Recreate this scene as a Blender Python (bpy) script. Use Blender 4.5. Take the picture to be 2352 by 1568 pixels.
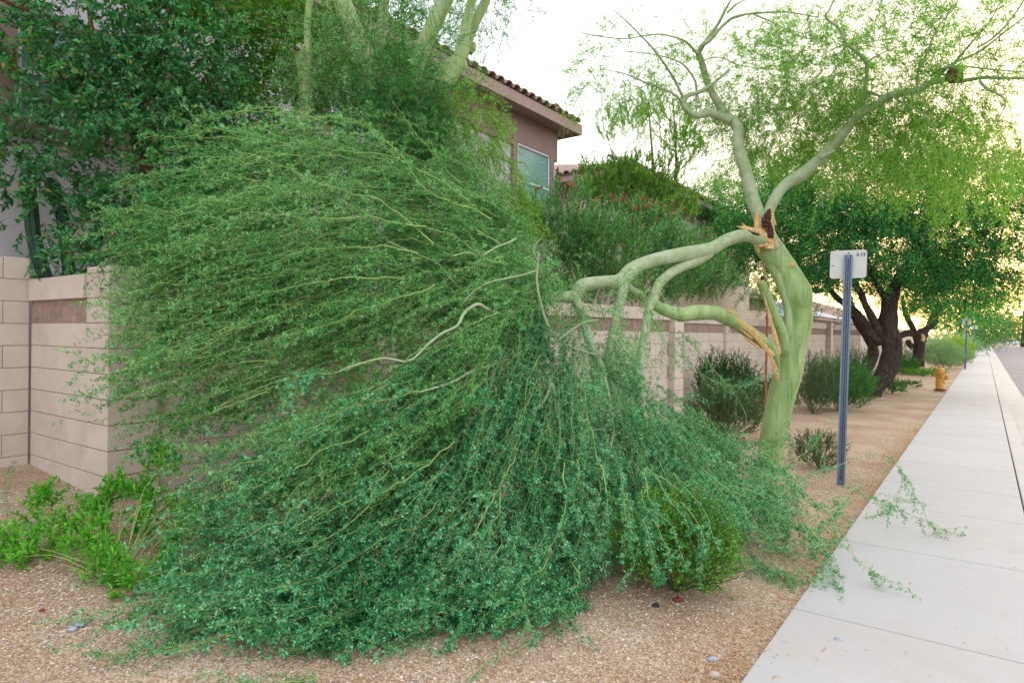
import bpy, bmesh, math, random
import numpy as np
from mathutils import Vector, Matrix

SC = bpy.context.scene
for o in list(bpy.data.objects): bpy.data.objects.remove(o)
C = SC.collection
rng = np.random.default_rng(11)
random.seed(5)

# ------------------------------------------------------------------ camera, sky, sun, exposure
F, ROLL, EYE = 1500.0, 0.0095, 1.6          # focal length in units of a 2352 px wide picture
cam_d = bpy.data.cameras.new('camera'); cam = bpy.data.objects.new('camera', cam_d); C.objects.link(cam)
cam_d.sensor_width = 36; cam_d.lens = F / 2352 * 36
cam_d.shift_y = -19.2 / 2352
cam_d.clip_start = .05; cam_d.clip_end = 2000
cam.location = (0, 0, EYE)
cam.rotation_euler = (Matrix.Rotation(math.radians(90), 3, 'X') @ Matrix.Rotation(ROLL, 3, 'Z')).to_euler()
cam_d.dof.use_dof = True; cam_d.dof.focus_distance = 4.6; cam_d.dof.aperture_fstop = 4.5
SC.camera = cam

SUN_AZ, SUN_EL = math.radians(38), math.radians(5.0)   # azimuth from +Y towards +X
world = bpy.data.worlds.new('World'); SC.world = world; world.use_nodes = True
wn = world.node_tree; wn.nodes.clear()
sky = wn.nodes.new('ShaderNodeTexSky'); sky.sky_type = 'NISHITA'; sky.sun_disc = False
sky.sun_elevation = SUN_EL; sky.sun_rotation = SUN_AZ
sky.air_density = 1.0; sky.dust_density = 4.0; sky.ozone_density = 1.0; sky.altitude = 400
hsv = wn.nodes.new('ShaderNodeHueSaturation'); hsv.inputs['Saturation'].default_value = 1.0
veil = wn.nodes.new('ShaderNodeMix'); veil.data_type = 'RGBA'; veil.inputs[0].default_value = .42
veil.inputs[7].default_value = (8.2, 8.2, 8.6, 1)      # flat pale white mixed in to whiten and fill the sky light
bg = wn.nodes.new('ShaderNodeBackground'); bg.inputs['Strength'].default_value = .15
wo = wn.nodes.new('ShaderNodeOutputWorld')
wn.links.new(sky.outputs[0], hsv.inputs['Color']); wn.links.new(hsv.outputs[0], veil.inputs[6])
wn.links.new(veil.outputs[2], bg.inputs[0]); wn.links.new(bg.outputs[0], wo.inputs[0])

sun_d = bpy.data.lights.new('sun', 'SUN'); sun = bpy.data.objects.new('sun', sun_d); C.objects.link(sun)
sun_d.energy = 1.2; sun_d.angle = math.radians(12); sun_d.color = (1, .84, .66)
sdir = Vector((math.sin(SUN_AZ) * math.cos(SUN_EL), math.cos(SUN_AZ) * math.cos(SUN_EL), math.sin(SUN_EL)))
sun.rotation_euler = (-sdir).to_track_quat('-Z', 'Y').to_euler(); sun.location = (30, 40, 20)

SC.view_settings.view_transform = 'Standard'; SC.view_settings.look = 'None'
SC.view_settings.gamma = 1; SC.view_settings.exposure = 1.48; SC.view_settings.use_curve_mapping = False
SC.render.engine = 'CYCLES'
SC.cycles.max_bounces = 6; SC.cycles.diffuse_bounces = 2; SC.cycles.transmission_bounces = 4
SC.cycles.transparent_max_bounces = 4; SC.cycles.caustics_reflective = False; SC.cycles.caustics_refractive = False

# ------------------------------------------------------------------ frames of reference
ST, CT = .5864, .8100                        # street direction is (ST, CT)
TH = math.atan2(ST, CT)
def P(px, py, d):
    """a place seen at picture position px,py (2352 wide) at depth d metres"""
    u0, v0 = px - 1176, py - 784
    u = u0 * math.cos(ROLL) + v0 * math.sin(ROLL); v = -u0 * math.sin(ROLL) + v0 * math.cos(ROLL) + 19.2
    return np.array((u / F * d, d, EYE - v / F * d))
def W(s, p, z=0.): return np.array((s * ST + p * CT, s * CT - p * ST, z))   # s along the street, p across
def SP(x, y): return x * ST + y * CT, x * CT - y * ST
def onplane(px, py, p):
    a = P(px, py, 1.); k = -p / (ST * a[1] - CT * a[0]) if True else 0
    d = k; q = P(px, py, d); s, _ = SP(q[0], q[1]); return s, q[2]
KERB_L, WALK_R, CURB_R, GUT_R, ROAD_R = -.90, .31, .47, .95, 11.6
def gz(x, y):
    """height of the gravel"""
    s = x * ST + y * CT; p = x * CT - y * ST
    t = np.clip((-.95 - p) / 4.6, 0, 1.4)
    base = t ** 1.15 * np.clip(.29 - .016 * np.clip(s, -4, 30), .06, .4)
    n = .016 * np.sin(x * 2.1 + 1.3 * np.sin(y * 1.7)) * np.cos(y * 2.6 + x) * np.clip(t * 4, 0, 1)
    return -.022 + base + n

# ------------------------------------------------------------------ materials
def mat(name, rough=.8, spec=.3):
    m = bpy.data.materials.new(name); m.use_nodes = True
    nt = m.node_tree; b = nt.nodes['Principled BSDF']
    b.inputs['Roughness'].default_value = rough; b.inputs['Specular IOR Level'].default_value = spec
    return m, nt, b
def N(nt, t, **kw):
    n = nt.nodes.new(t)
    for k, v in kw.items():
        if k in n.inputs: n.inputs[k].default_value = v
        else: setattr(n, k, v)
    return n
def ramp(nt, fac, stops):
    r = nt.nodes.new('ShaderNodeValToRGB'); e = r.color_ramp.elements
    while len(e) < len(stops): e.new(.5)
    for k, (pos, col) in enumerate(stops):
        e[k].position = pos; e[k].color = (*col, 1)
    nt.links.new(fac, r.inputs[0]); return r.outputs[0]
def mixc(nt, f, a, b, mode='MIX'):
    m = nt.nodes.new('ShaderNodeMix'); m.data_type = 'RGBA'; m.blend_type = mode
    for i, v in ((0, f), (6, a), (7, b)):
        if hasattr(v, 'is_linked'): nt.links.new(v, m.inputs[i])
        elif i == 0: m.inputs[0].default_value = v
        else: m.inputs[i].default_value = (*v, 1)
    return m.outputs[2]
def noise(nt, scale, detail=4, rough=.6, vec=None, dist=0):
    n = N(nt, 'ShaderNodeTexNoise', Scale=scale, Detail=detail, Roughness=rough, Distortion=dist)
    if vec is not None: nt.links.new(vec, n.inputs['Vector'])
    return n.outputs['Fac']
def coord(nt, kind='Object'): return N(nt, 'ShaderNodeTexCoord').outputs[kind]
def wpos(nt): return N(nt, 'ShaderNodeNewGeometry').outputs['Position']
def bump(nt, b, h, strength=.3, dist=.01):
    n = N(nt, 'ShaderNodeBump', Strength=strength, Distance=dist)
    nt.links.new(h, n.inputs['Height']); nt.links.new(n.outputs[0], b.inputs['Normal'])

def plain(name, col, rough=.7, spec=.3, var=.12, scale=8., bs=0., metallic=0., bscale=60):
    m, nt, b = mat(name, rough, spec); v = wpos(nt)
    a = tuple(c * (1 - var) for c in col); z = tuple(min(1, c * (1 + var)) for c in col)
    nt.links.new(ramp(nt, noise(nt, scale, 5, .65, v), [(.3, a), (.7, z)]), b.inputs['Base Color'])
    b.inputs['Metallic'].default_value = metallic
    if bs: bump(nt, b, noise(nt, bscale, 4, .6, v), bs, .004)
    return m
def leafmat(name, cols, transl=.35, rough=.55, spec=.18, dead=True):
    """leaf: colour differs leaf by leaf; part of the light passes through"""
    m, nt, b = mat(name, rough, spec)
    rnd = N(nt, 'ShaderNodeNewGeometry').outputs['Random Per Island']
    big = noise(nt, 1.3, 3, .6, wpos(nt))
    stops = [(k / max(1, len(cols) - 1), c) for k, c in enumerate(cols)]
    mx = N(nt, 'ShaderNodeMath', operation='MULTIPLY_ADD'); nt.links.new(big, mx.inputs[0]); mx.inputs[1].default_value = 1.1
    sub = N(nt, 'ShaderNodeMath', operation='MULTIPLY_ADD'); nt.links.new(rnd, sub.inputs[0]); sub.inputs[1].default_value = .95; sub.inputs[2].default_value = -.50  # spread wide so the pale ramp end stands in for leaf highlights
    nt.links.new(sub.outputs[0], mx.inputs[2])
    col = ramp(nt, mx.outputs[0], stops)
    if dead:
        col = mixc(nt, ramp(nt, rnd, [(.978, (0, 0, 0)), (.985, (1, 1, 1))]), col, (.46, .34, .12))
    nt.links.new(col, b.inputs['Base Color'])
    tr = N(nt, 'ShaderNodeBsdfTranslucent')
    tc = mixc(nt, 1., col, (1.25, 1.5, .55), 'MULTIPLY'); nt.links.new(tc, tr.inputs[0])
    ms = N(nt, 'ShaderNodeMixShader'); ms.inputs[0].default_value = transl
    nt.links.new(b.outputs[0], ms.inputs[1]); nt.links.new(tr.outputs[0], ms.inputs[2])
    nt.links.new(ms.outputs[0], nt.nodes['Material Output'].inputs[0])
    return m

M = {}
# fallen fine foliage: blue sky tint painted in near the ground, greener above
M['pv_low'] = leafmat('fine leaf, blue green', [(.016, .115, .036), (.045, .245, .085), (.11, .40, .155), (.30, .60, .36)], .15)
M['pv_up'] = leafmat('fine leaf, mid green', [(.028, .145, .036), (.075, .290, .075), (.165, .460, .130), (.38, .66, .30)], .18)  # palest colour here and above is a painted highlight
M['pv_sun'] = leafmat('fine leaf, yellow green', [(.09, .26, .04), (.17, .39, .06), (.28, .52, .09), (.40, .58, .15)], .6)  # backlight put into a lighter, yellower leaf colour
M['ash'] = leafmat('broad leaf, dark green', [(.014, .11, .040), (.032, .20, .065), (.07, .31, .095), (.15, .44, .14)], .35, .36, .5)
M['ash_top'] = leafmat('broad leaf, sunlit green', [(.05, .17, .02), (.08, .24, .03), (.13, .33, .04), (.2, .42, .06)], .5)  # lighter, yellower leaf for the top of the tree
M['mesq'] = leafmat('mesquite leaf', [(.012, .10, .034), (.03, .19, .06), (.065, .30, .09), (.19, .50, .12)], .45)
M['far'] = leafmat('distant leaf', [(.06, .15, .05), (.10, .21, .07), (.15, .28, .09), (.21, .34, .13)], .45)
M['oleander'] = leafmat('oleander leaf', [(.04, .16, .04), (.08, .27, .06), (.15, .38, .11), (.28, .50, .22)], .25, .4, .4)
M['pine'] = leafmat('upright yellow green sprigs', [(.06, .16, .025), (.10, .24, .04), (.16, .32, .05), (.24, .42, .08)], .45)
M['shrub_bright'] = leafmat('bright green leaf', [(.05, .26, .018), (.09, .38, .028), (.16, .52, .045), (.30, .60, .08)], .4, .4, .45)
M['shrub_round'] = leafmat('small glossy leaf', [(.06, .19, .022), (.11, .31, .035), (.18, .43, .055), (.28, .52, .10)], .35, .35, .4)
M['sage'] = leafmat('grey green sage leaf', [(.17, .30, .16), (.25, .40, .22), (.32, .48, .29), (.42, .56, .37)], .3)
M['blue_sage'] = leafmat('pale blue green leaf', [(.26, .40, .33), (.34, .48, .40), (.42, .55, .47)], .3)
M['yellow_bush'] = leafmat('yellow green leaf', [(.16, .30, .02), (.28, .44, .03), (.42, .52, .05)], .4)
M['dark_bush'] = leafmat('dark shrub leaf', [(.02, .075, .025), (.035, .12, .035), (.06, .18, .05)], .3)
M['mid_bush'] = leafmat('mid green shrub leaf', [(.03, .12, .03), (.05, .19, .04), (.08, .27, .06)], .35)
M['olive_bush'] = leafmat('olive shrub leaf', [(.06, .11, .05), (.09, .16, .075), (.13, .22, .10)], .3)
M['flower'] = leafmat('red blossom', [(.55, .03, .06), (.75, .06, .10), (.8, .12, .16)], .3)

def barkgreen():
    m, nt, b = mat('smooth green bark', .55, .3); v = wpos(nt)
    mp = N(nt, 'ShaderNodeMapping'); mp.inputs['Scale'].default_value = (1, 1, .22); nt.links.new(v, mp.inputs[0])
    c = ramp(nt, noise(nt, 7, 4, .6, mp.outputs[0], .6), [(.28, (.19, .30, .075)), (.45, (.30, .42, .15)), (.6, (.38, .48, .22)), (.74, (.48, .55, .36))])
    mq_ = N(nt, 'ShaderNodeMapping'); mq_.inputs['Scale'].default_value = (1, 1, .10); nt.links.new(v, mq_.inputs[0])
    sk = ramp(nt, noise(nt, 22, 5, .7, mq_.outputs[0], .5), [(.50, (0, 0, 0)), (.66, (.75, .75, .75))]); c = mixc(nt, sk, c, (.15, .25, .055))
    gr = ramp(nt, noise(nt, 5, 5, .7, v, .8), [(.56, (0, 0, 0)), (.70, (.6, .6, .6))]); c = mixc(nt, gr, c, (.44, .44, .36))
    # thin dull stains and old rubs in the bark
    st = ramp(nt, noise(nt, 19, 6, .75, mp.outputs[0], 1.), [(.60, (0, 0, 0)), (.72, (1, 1, 1))])
    c = mixc(nt, st, c, mixc(nt, .5, c, (.27, .25, .10)))
    sp = N(nt, 'ShaderNodeTexVoronoi', Scale=55.); nt.links.new(v, sp.inputs['Vector'])
    c = mixc(nt, ramp(nt, sp.outputs['Distance'], [(.0, (.5, .5, .5)), (.10, (0, 0, 0))]), c, (.22, .23, .12))
    nt.links.new(c, b.inputs['Base Color'])
    bump(nt, b, noise(nt, 30, 6, .7, mp.outputs[0]), .35, .01)
    return m
M['bark'] = barkgreen()
def limbbark():
    m, nt, b = mat('pale limb bark', .6, .25); v = wpos(nt)
    c = ramp(nt, noise(nt, 9, 5, .65, v, .8), [(.28, (.25, .33, .14)), (.5, (.38, .45, .26)), (.72, (.50, .54, .39))])
    st = ramp(nt, noise(nt, 24, 6, .75, v, 1.), [(.58, (0, 0, 0)), (.70, (.8, .8, .8))])
    c = mixc(nt, st, c, (.30, .28, .15)); nt.links.new(c, b.inputs['Base Color']); bump(nt, b, noise(nt, 35, 6, .7, v), .45, .01); return m
M['bark_pale'] = limbbark()
M['twig'] = plain('pale green twig', (.36, .46, .15), .6, .3, .3, 3)
M['twig_dark'] = plain('olive twig', (.12, .14, .06), .7, .2, .3, 3)
def tornwood():
    m, nt, b = mat('torn raw wood', .75, .2); v = wpos(nt)
    mp = N(nt, 'ShaderNodeMapping'); mp.inputs['Scale'].default_value = (1, 1, .15); nt.links.new(v, mp.inputs[0])
    nt.links.new(ramp(nt, noise(nt, 45, 5, .7, mp.outputs[0], .4), [(.3, (.36, .17, .05)), (.45, (.64, .38, .14)), (.6, (.76, .53, .27)), (.75, (.84, .68, .45))]), b.inputs['Base Color'])
    bump(nt, b, noise(nt, 80, 5, .7, mp.outputs[0]), .8, .01); return m
M['torn'] = tornwood()
M['rot'] = plain('dark rotten heartwood', (.07, .035, .028), .9, .1, .5, 30, .6)
def darkbark():
    m, nt, b = mat('rough dark bark', .9, .15); v = wpos(nt)
    mp = N(nt, 'ShaderNodeMapping'); mp.inputs['Scale'].default_value = (1, 1, .25); nt.links.new(v, mp.inputs[0])
    n = noise(nt, 16, 6, .7, mp.outputs[0], 1.2)
    nt.links.new(ramp(nt, n, [(.35, (.022, .017, .014)), (.6, (.085, .062, .05)), (.75, (.14, .10, .08))]), b.inputs['Base Color'])
    bump(nt, b, n, .9, .04); return m
M['darkbark'] = darkbark()
M['redbark'] = plain('reddish brown bark', (.16, .075, .045), .85, .2, .4, 14, .5)
M['cactus'] = plain('ribbed cactus skin', (.025, .075, .04), .6, .3, .3, 10, .2)

def blockmat(name, c0, c1, pit=.5):
    m, nt, b = mat(name, .92, .12)
    oi = N(nt, 'ShaderNodeObjectInfo').outputs['Random']; v = wpos(nt)
    base = ramp(nt, oi, [(0, c0), (1, c1)])
    base = mixc(nt, .5, base, ramp(nt, noise(nt, 1.7, 5, .7, v, .6), [(.3, tuple(c * .76 for c in c0)), (.7, tuple(min(1, c * 1.1) for c in c1))]))
    pits = N(nt, 'ShaderNodeTexVoronoi', Scale=38.); nt.links.new(v, pits.inputs['Vector'])
    big = noise(nt, 5, 2, .5, v)
    pm = N(nt, 'ShaderNodeMath', operation='ADD'); nt.links.new(pits.outputs['Distance'], pm.inputs[0]); nt.links.new(big, pm.inputs[1])
    pf = ramp(nt, pm.outputs[0], [(.38, (pit,) * 3), (.46, (0, 0, 0))])
    base = mixc(nt, pf, base, tuple(c * .45 for c in c0))
    nt.links.new(base, b.inputs['Base Color'])
    bump(nt, b, noise(nt, 120, 5, .75, v), .35, .004); return m
M['block'] = blockmat('painted block, pinkish beige', (.62, .515, .44), (.70, .595, .515))
M['splitblock'] = None
def splitmat():
    m, nt, b = mat('split face block, brown', .95, .1); v = wpos(nt)
    oi = N(nt, 'ShaderNodeObjectInfo').outputs['Random']
    n = noise(nt, 26, 6, .75, v)
    c = ramp(nt, n, [(.3, (.13, .075, .05)), (.55, (.235, .145, .105)), (.75, (.31, .21, .155))])
    c = mixc(nt, .3, c, ramp(nt, oi, [(0, (.18, .11, .08)), (1, (.30, .19, .14))]))
    nt.links.new(c, b.inputs['Base Color']); bump(nt, b, n, 1., .03); return m
M['splitblock'] = splitmat()
M['mortar'] = plain('mortar', (.34, .24, .20), .95, .1, .3, 12, .3)
def stucco(name, col):
    m, nt, b = mat(name, .95, .1); v = wpos(nt)
    nt.links.new(ramp(nt, noise(nt, 3, 5, .6, v), [(.3, tuple(c * .93 for c in col)), (.7, tuple(min(1, c * 1.05) for c in col))]), b.inputs['Base Color'])
    bump(nt, b, noise(nt, 60, 5, .7, v), .5, .01); return m
M['stucco'] = stucco('pale lavender stucco', (.60, .56, .60))
M['stucco_trim'] = stucco('brown stucco trim', (.30, .20, .18))
M['stucco_beige'] = stucco('beige stucco', (.62, .52, .42))
M['fascia'] = plain('painted fascia', (.36, .25, .23), .8, .2, .08)
M['tile'] = plain('clay roof tile', (.34, .235, .19), .9, .15, .35, 3, .3)
M['greyroof'] = plain('grey blue roofing', (.28, .31, .38), .8, .2, .1)
M['darktrim'] = plain('dark brown trim', (.05, .035, .03), .8, .2)
M['frame'] = plain('white window frame', (.66, .68, .74), .5, .4, .05)
def glassmat():
    m, nt, b = mat('window glass', .06, .6); b.inputs['Base Color'].default_value = (.20, .42, .36, 1)
    b.inputs['Transmission Weight'].default_value = .0; b.inputs['Alpha'].default_value = .35
    return m
M['glass'] = glassmat()
M['blind'] = plain('window blind slat', (.60, .85, .76), .7, .3, .05)

def concrete(name, col, var=.06, stain=.12):
    m, nt, b = mat(name, .9, .2); v = wpos(nt)
    oi = N(nt, 'ShaderNodeObjectInfo').outputs['Random']
    a = tuple(c * (1 - var) for c in col); z = tuple(min(1, c * (1 + var)) for c in col)
    c = ramp(nt, noise(nt, 1.6, 6, .65, v), [(.3, a), (.7, z)])
    c = mixc(nt, .5, c, ramp(nt, oi, [(0, tuple(x * .93 for x in col)), (1, tuple(min(1, x * 1.05) for x in col))]))
    spots = N(nt, 'ShaderNodeTexVoronoi', Scale=7.); nt.links.new(v, spots.inputs['Vector'])
    c = mixc(nt, ramp(nt, spots.outputs['Distance'], [(0, (.8,) * 3), (.035, (0, 0, 0))]), c, (.22, .17, .13))
    fine = noise(nt, 220, 4, .7, v)
    c = mixc(nt, .18, c, ramp(nt, fine, [(.35, tuple(x * .6 for x in col)), (.65, tuple(min(1, x * 1.25) for x in col))]))
    st = ramp(nt, noise(nt, .9, 5, .7, v, 1.), [(.5, (0, 0, 0)), (.75, (stain,) * 3)])
    c = mixc(nt, st, c, (.45, .36, .27))
    nt.links.new(c, b.inputs['Base Color'])
    mp = N(nt, 'ShaderNodeMapping'); mp.inputs['Rotation'].default_value = (0, 0, TH); mp.inputs['Scale'].default_value = (1, .06, 1); nt.links.new(v, mp.inputs[0])
    bump(nt, b, noise(nt, 170, 4, .7, mp.outputs[0]), .22, .003); return m
M['walk'] = concrete('broom finished concrete', (.50, .48, .465), .09, .35)
M['kerb'] = concrete('kerb concrete', (.52, .49, .46), .1, .4)
def asphalt():
    m, nt, b = mat('worn asphalt', .9, .25); v = wpos(nt)
    c = ramp(nt, noise(nt, 90, 4, .8, v), [(.3, (.14, .13, .14)), (.7, (.30, .28, .30))])
    c = mixc(nt, .4, c, ramp(nt, noise(nt, .5, 4, .6, v), [(.3, (.17, .16, .17)), (.7, (.26, .24, .25))]))
    nt.links.new(c, b.inputs['Base Color']); bump(nt, b, noise(nt, 140, 3, .7, v), .5, .01); return m
M['asphalt'] = asphalt()
def groundmat():
    m, nt, b = mat('decomposed granite', .95, .1); v = wpos(nt)
    vo = N(nt, 'ShaderNodeTexVoronoi', Scale=95.); nt.links.new(v, vo.inputs['Vector'])
    bw = N(nt, 'ShaderNodeSeparateColor'); nt.links.new(vo.outputs['Color'], bw.inputs[0])
    c = ramp(nt, bw.outputs[0], [(0, (.38, .28, .18)), (.3, (.58, .45, .31)), (.6, (.70, .57, .43)), (.85, (.77, .68, .55)), (1, (.46, .44, .46))])
    gap = ramp(nt, vo.outputs['Distance'], [(.35, (0, 0, 0)), (.75, (.75,) * 3)])
    c = mixc(nt, gap, c, (.25, .165, .11))
    big = ramp(nt, noise(nt, .8, 5, .65, v), [(.35, (.72, .58, .5)), (.65, (1, .98, .94))])
    c = mixc(nt, 1., c, big, 'MULTIPLY')
    litter = ramp(nt, noise(nt, 34, 5, .7, v, 2.5), [(.55, (0, 0, 0)), (.62, (.55,) * 3)])
    c = mixc(nt, litter, c, (.45, .27, .14))
    nt.links.new(c, b.inputs['Base Color'])
    bump(nt, b, vo.outputs['Distance'], -.8, .012); return m
M['ground'] = groundmat()
def stonemat():
    m, nt, b = mat('crushed granite stone', .9, .15)
    rnd = N(nt, 'ShaderNodeNewGeometry').outputs['Random Per Island']
    nt.links.new(ramp(nt, rnd, [(0, (.32, .23, .15)), (.25, (.56, .43, .30)), (.5, (.69, .56, .42)), (.72, (.77, .68, .56)), (.86, (.50, .48, .50)), (.95, (.75, .72, .68)), (1, (.36, .14, .09))]), b.inputs['Base Color'])
    bump(nt, b, noise(nt, 400, 3, .6, wpos(nt)), .4, .002); return m
M['stone'] = stonemat()
def littermat():
    m, nt, b = mat('dry leaf litter', .85, .15)
    rnd = N(nt, 'ShaderNodeNewGeometry').outputs['Random Per Island']
    nt.links.new(ramp(nt, rnd, [(0, (.30, .12, .05)), (.3, (.50, .26, .11)), (.65, (.62, .38, .19)), (.9, (.68, .47, .27)), (1, (.10, .28, .15))]), b.inputs['Base Color']); return m
M['litter'] = littermat()
M['steel'] = plain('galvanised blue grey steel', (.19, .235, .32), .45, .5, .18, 20, metallic=.35)
M['hole'] = plain('dark punched hole', (.015, .02, .03), .8, .1)
M['signback'] = plain('bare sign back', (.66, .64, .62), .55, .4, .07, 7)
M['ink'] = plain('blue black ink', (.03, .05, .12), .7, .2)
M['hydrant'] = plain('worn yellow orange paint', (.72, .36, .07), .5, .4, .15, 14, .2)
M['rust'] = plain('rust brown metal', (.20, .07, .035), .85, .2, .3, 20)
M['stake'] = plain('rusty orange stake', (.38, .13, .06), .85, .2, .25, 14)
M['stone_grey'] = plain('grey pebble', (.36, .38, .43), .7, .3, .2, 30)
M['stone_red'] = plain('dark red pebble', (.22, .03, .035), .5, .4, .3, 30)
M['stone_black'] = plain('black pebble', (.02, .023, .03), .4, .4, .3, 30)
M['stone_tan'] = plain('tan pebble', (.50, .40, .33), .8, .2, .2, 30)
M['pod'] = plain('dry orange seed pod', (.55, .24, .12), .7, .2, .2, 30)
M['carwhite'] = plain('white car paint', (.75, .76, .78), .3, .5, .02)
M['carblue'] = plain('blue car paint', (.08, .16, .38), .3, .5, .02)
M['cardark'] = plain('dark car glass', (.04, .05, .06), .15, .6, .02)
M['tyre'] = plain('tyre rubber', (.03, .03, .03), .9, .1)
M['orange'] = plain('orange warning sign face', (.85, .36, .03), .6, .3, .03)
M['blue_sign'] = plain('blue sign face', (.08, .22, .62), .6, .3, .03)

# ------------------------------------------------------------------ object helpers
def tag(o, label=None, cat=None, group=None, kind=None):
    if label: o['label'] = label
    if cat: o['category'] = cat
    if group: o['group'] = group
    if kind: o['kind'] = kind
    return o
def empty(name, loc, rz=0., **kw):
    o = bpy.data.objects.new(name, None); C.objects.link(o); o.location = loc; o.rotation_euler = (0, 0, rz)
    o.empty_display_size = .2; return tag(o, **kw)
def link(name, me, m, parent=None, world_space=True, **kw):
    o = bpy.data.objects.new(name, me); C.objects.link(o)
    if m is not None and not me.materials:
        for k in (m if isinstance(m, (list, tuple)) else [m]): me.materials.append(k)
    if parent is not None:
        o.parent = parent
        if world_space:
            o.matrix_parent_inverse = (Matrix.Translation(parent.location) @ parent.rotation_euler.to_matrix().to_4x4()).inverted()
    return tag(o, **kw)
def npmesh(name, verts, faces, smooth=False):
    """faces: (n,k) int array with equal-sided faces, or list of such arrays"""
    me = bpy.data.meshes.new(name)
    if not isinstance(faces, list): faces = [faces]
    faces = [np.asarray(f, dtype=np.int32) for f in faces if len(f)]
    verts = np.asarray(verts, dtype=np.float32)
    loops = np.concatenate([f.ravel() for f in faces]); tot = np.concatenate([np.full(len(f), f.shape[1], dtype=np.int32) for f in faces])
    st = np.concatenate([[0], np.cumsum(tot)[:-1]]).astype(np.int32)
    me.vertices.add(len(verts)); me.vertices.foreach_set('co', verts.ravel())
    me.loops.add(len(loops)); me.loops.foreach_set('vertex_index', loops)
    me.polygons.add(len(tot)); me.polygons.foreach_set('loop_start', st)
    me.polygons.foreach_set('use_smooth', np.full(len(tot), smooth, dtype=bool))
    me.update(calc_edges=True); return me
def norm(a): return a / np.maximum(np.linalg.norm(a, axis=-1, keepdims=True), 1e-9)

def catmull(pts, n):
    p = np.asarray(pts, float); p = np.vstack([2 * p[0] - p[1], p, 2 * p[-1] - p[-2]])
    m = len(p) - 3; t = np.linspace(0, m - 1e-6, n); i = t.astype(int); f = (t - i)[:, None]
    a, b, c, d = p[i], p[i + 1], p[i + 2], p[i + 3]
    return .5 * ((2 * b) + (c - a) * f + (2 * a - 5 * b + 4 * c - d) * f ** 2 + (3 * b - a - 3 * c + d) * f ** 3)

def tubes(paths, radii, sides=4, cap=False):
    """paths (N,K,3), radii (N,K) -> verts, quads"""
    paths = np.asarray(paths, float); radii = np.asarray(radii, float); n, k, _ = paths.shape
    T = norm(np.gradient(paths, axis=1))
    ref = np.zeros_like(T); ref[..., 2] = 1.
    steep = np.abs(T[:, :, 2]).mean(axis=1) > .85; ref[steep] = (1., 0, 0)
    U = norm(np.cross(T, ref)); V = np.cross(U, T)
    a = np.arange(sides) / sides * 2 * np.pi
    ring = paths[:, :, None] + radii[:, :, None, None] * (np.cos(a)[None, None, :, None] * U[:, :, None] + np.sin(a)[None, None, :, None] * V[:, :, None])
    vs = ring.reshape(-1, 3)
    idx = np.arange(n * k * sides).reshape(n, k, sides); nx = np.roll(idx, -1, axis=2)
    q = np.stack([idx[:, :-1], nx[:, :-1], nx[:, 1:], idx[:, 1:]], axis=-1).reshape(-1, 4)
    return vs, q
def limb_mesh(name, pts, rad, sides=14, n=60, lump=.08, seed=0, tip=True):
    """a knobbly branch along catmull points with a radius per point"""
    r_ = np.random.default_rng(seed)
    path = catmull(pts, n); rr = np.interp(np.linspace(0, len(rad) - 1, n), range(len(rad)), rad)
    vs, q = tubes(path[None], rr[None], sides)
    c = np.repeat(path, sides, axis=0); dvec = vs - c
    ang = np.tile(np.arange(sides) / sides * 2 * np.pi, n); tt = np.repeat(np.linspace(0, 1, n) * np.linalg.norm(np.diff(path, axis=0), axis=1).sum(), sides)
    ph = r_.uniform(0, 6, 6)
    k = 1 + lump * (np.sin(2 * ang + ph[0] + tt * 4) * .6 + np.sin(3 * ang + ph[1] - tt * 7) * .35 + np.sin(tt * 11 + ph[2]) * .35 + np.sin(5 * ang + tt * 3 + ph[3]) * .25)
    vs = c + dvec * k[:, None]
    faces = [q]
    if tip:
        vs = np.vstack([vs, path[-1] + norm(path[-1] - path[-2]) * rr[-1] * .5]); last = (n - 1) * sides + np.arange(sides)
        faces.append(np.stack([last, np.roll(last, -1), np.full(sides, len(vs) - 1)], axis=1))
    return npmesh(name, vs, faces, True)

class Leaves:
    """collects leaf quads; every leaf is an island of its own"""
    def __init__(s): s.b = []; s.t = []
    def add(s, base, dirs, nrm, length, width, fold=.15, tri=False):
        n = len(base); length = np.broadcast_to(length, n)[:, None]; width = np.broadcast_to(width, n)[:, None]
        d = norm(dirs); side = norm(np.cross(d, nrm)); up = np.cross(side, d)
        if tri:
            s.t.append(np.stack([base + d * length * .3 + side * width * .55, base + d * length, base + d * length * .3 - side * width * .55 - d * length * .3], axis=1).reshape(-1, 3)); return
        mid = base + d * length * .48
        q = np.stack([base, mid + side * width * .5 + up * width * fold, base + d * length, mid - side * width * .5 + up * width * fold], axis=1)
        s.b.append(q.reshape(-1, 3))
    def mesh(s, name):
        q = np.vstack(s.b) if s.b else np.zeros((0, 3)); t = np.vstack(s.t) if s.t else np.zeros((0, 3))
        return npmesh(name, np.vstack([q, t]), [np.arange(len(q)).reshape(-1, 4), np.arange(len(t)).reshape(-1, 3) + len(q)])
    def count(s): return sum(len(x) for x in s.b) // 4 + sum(len(x) for x in s.t) // 3
def rvec(n, r_=rng): return norm(r_.normal(size=(n, 3)))

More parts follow.
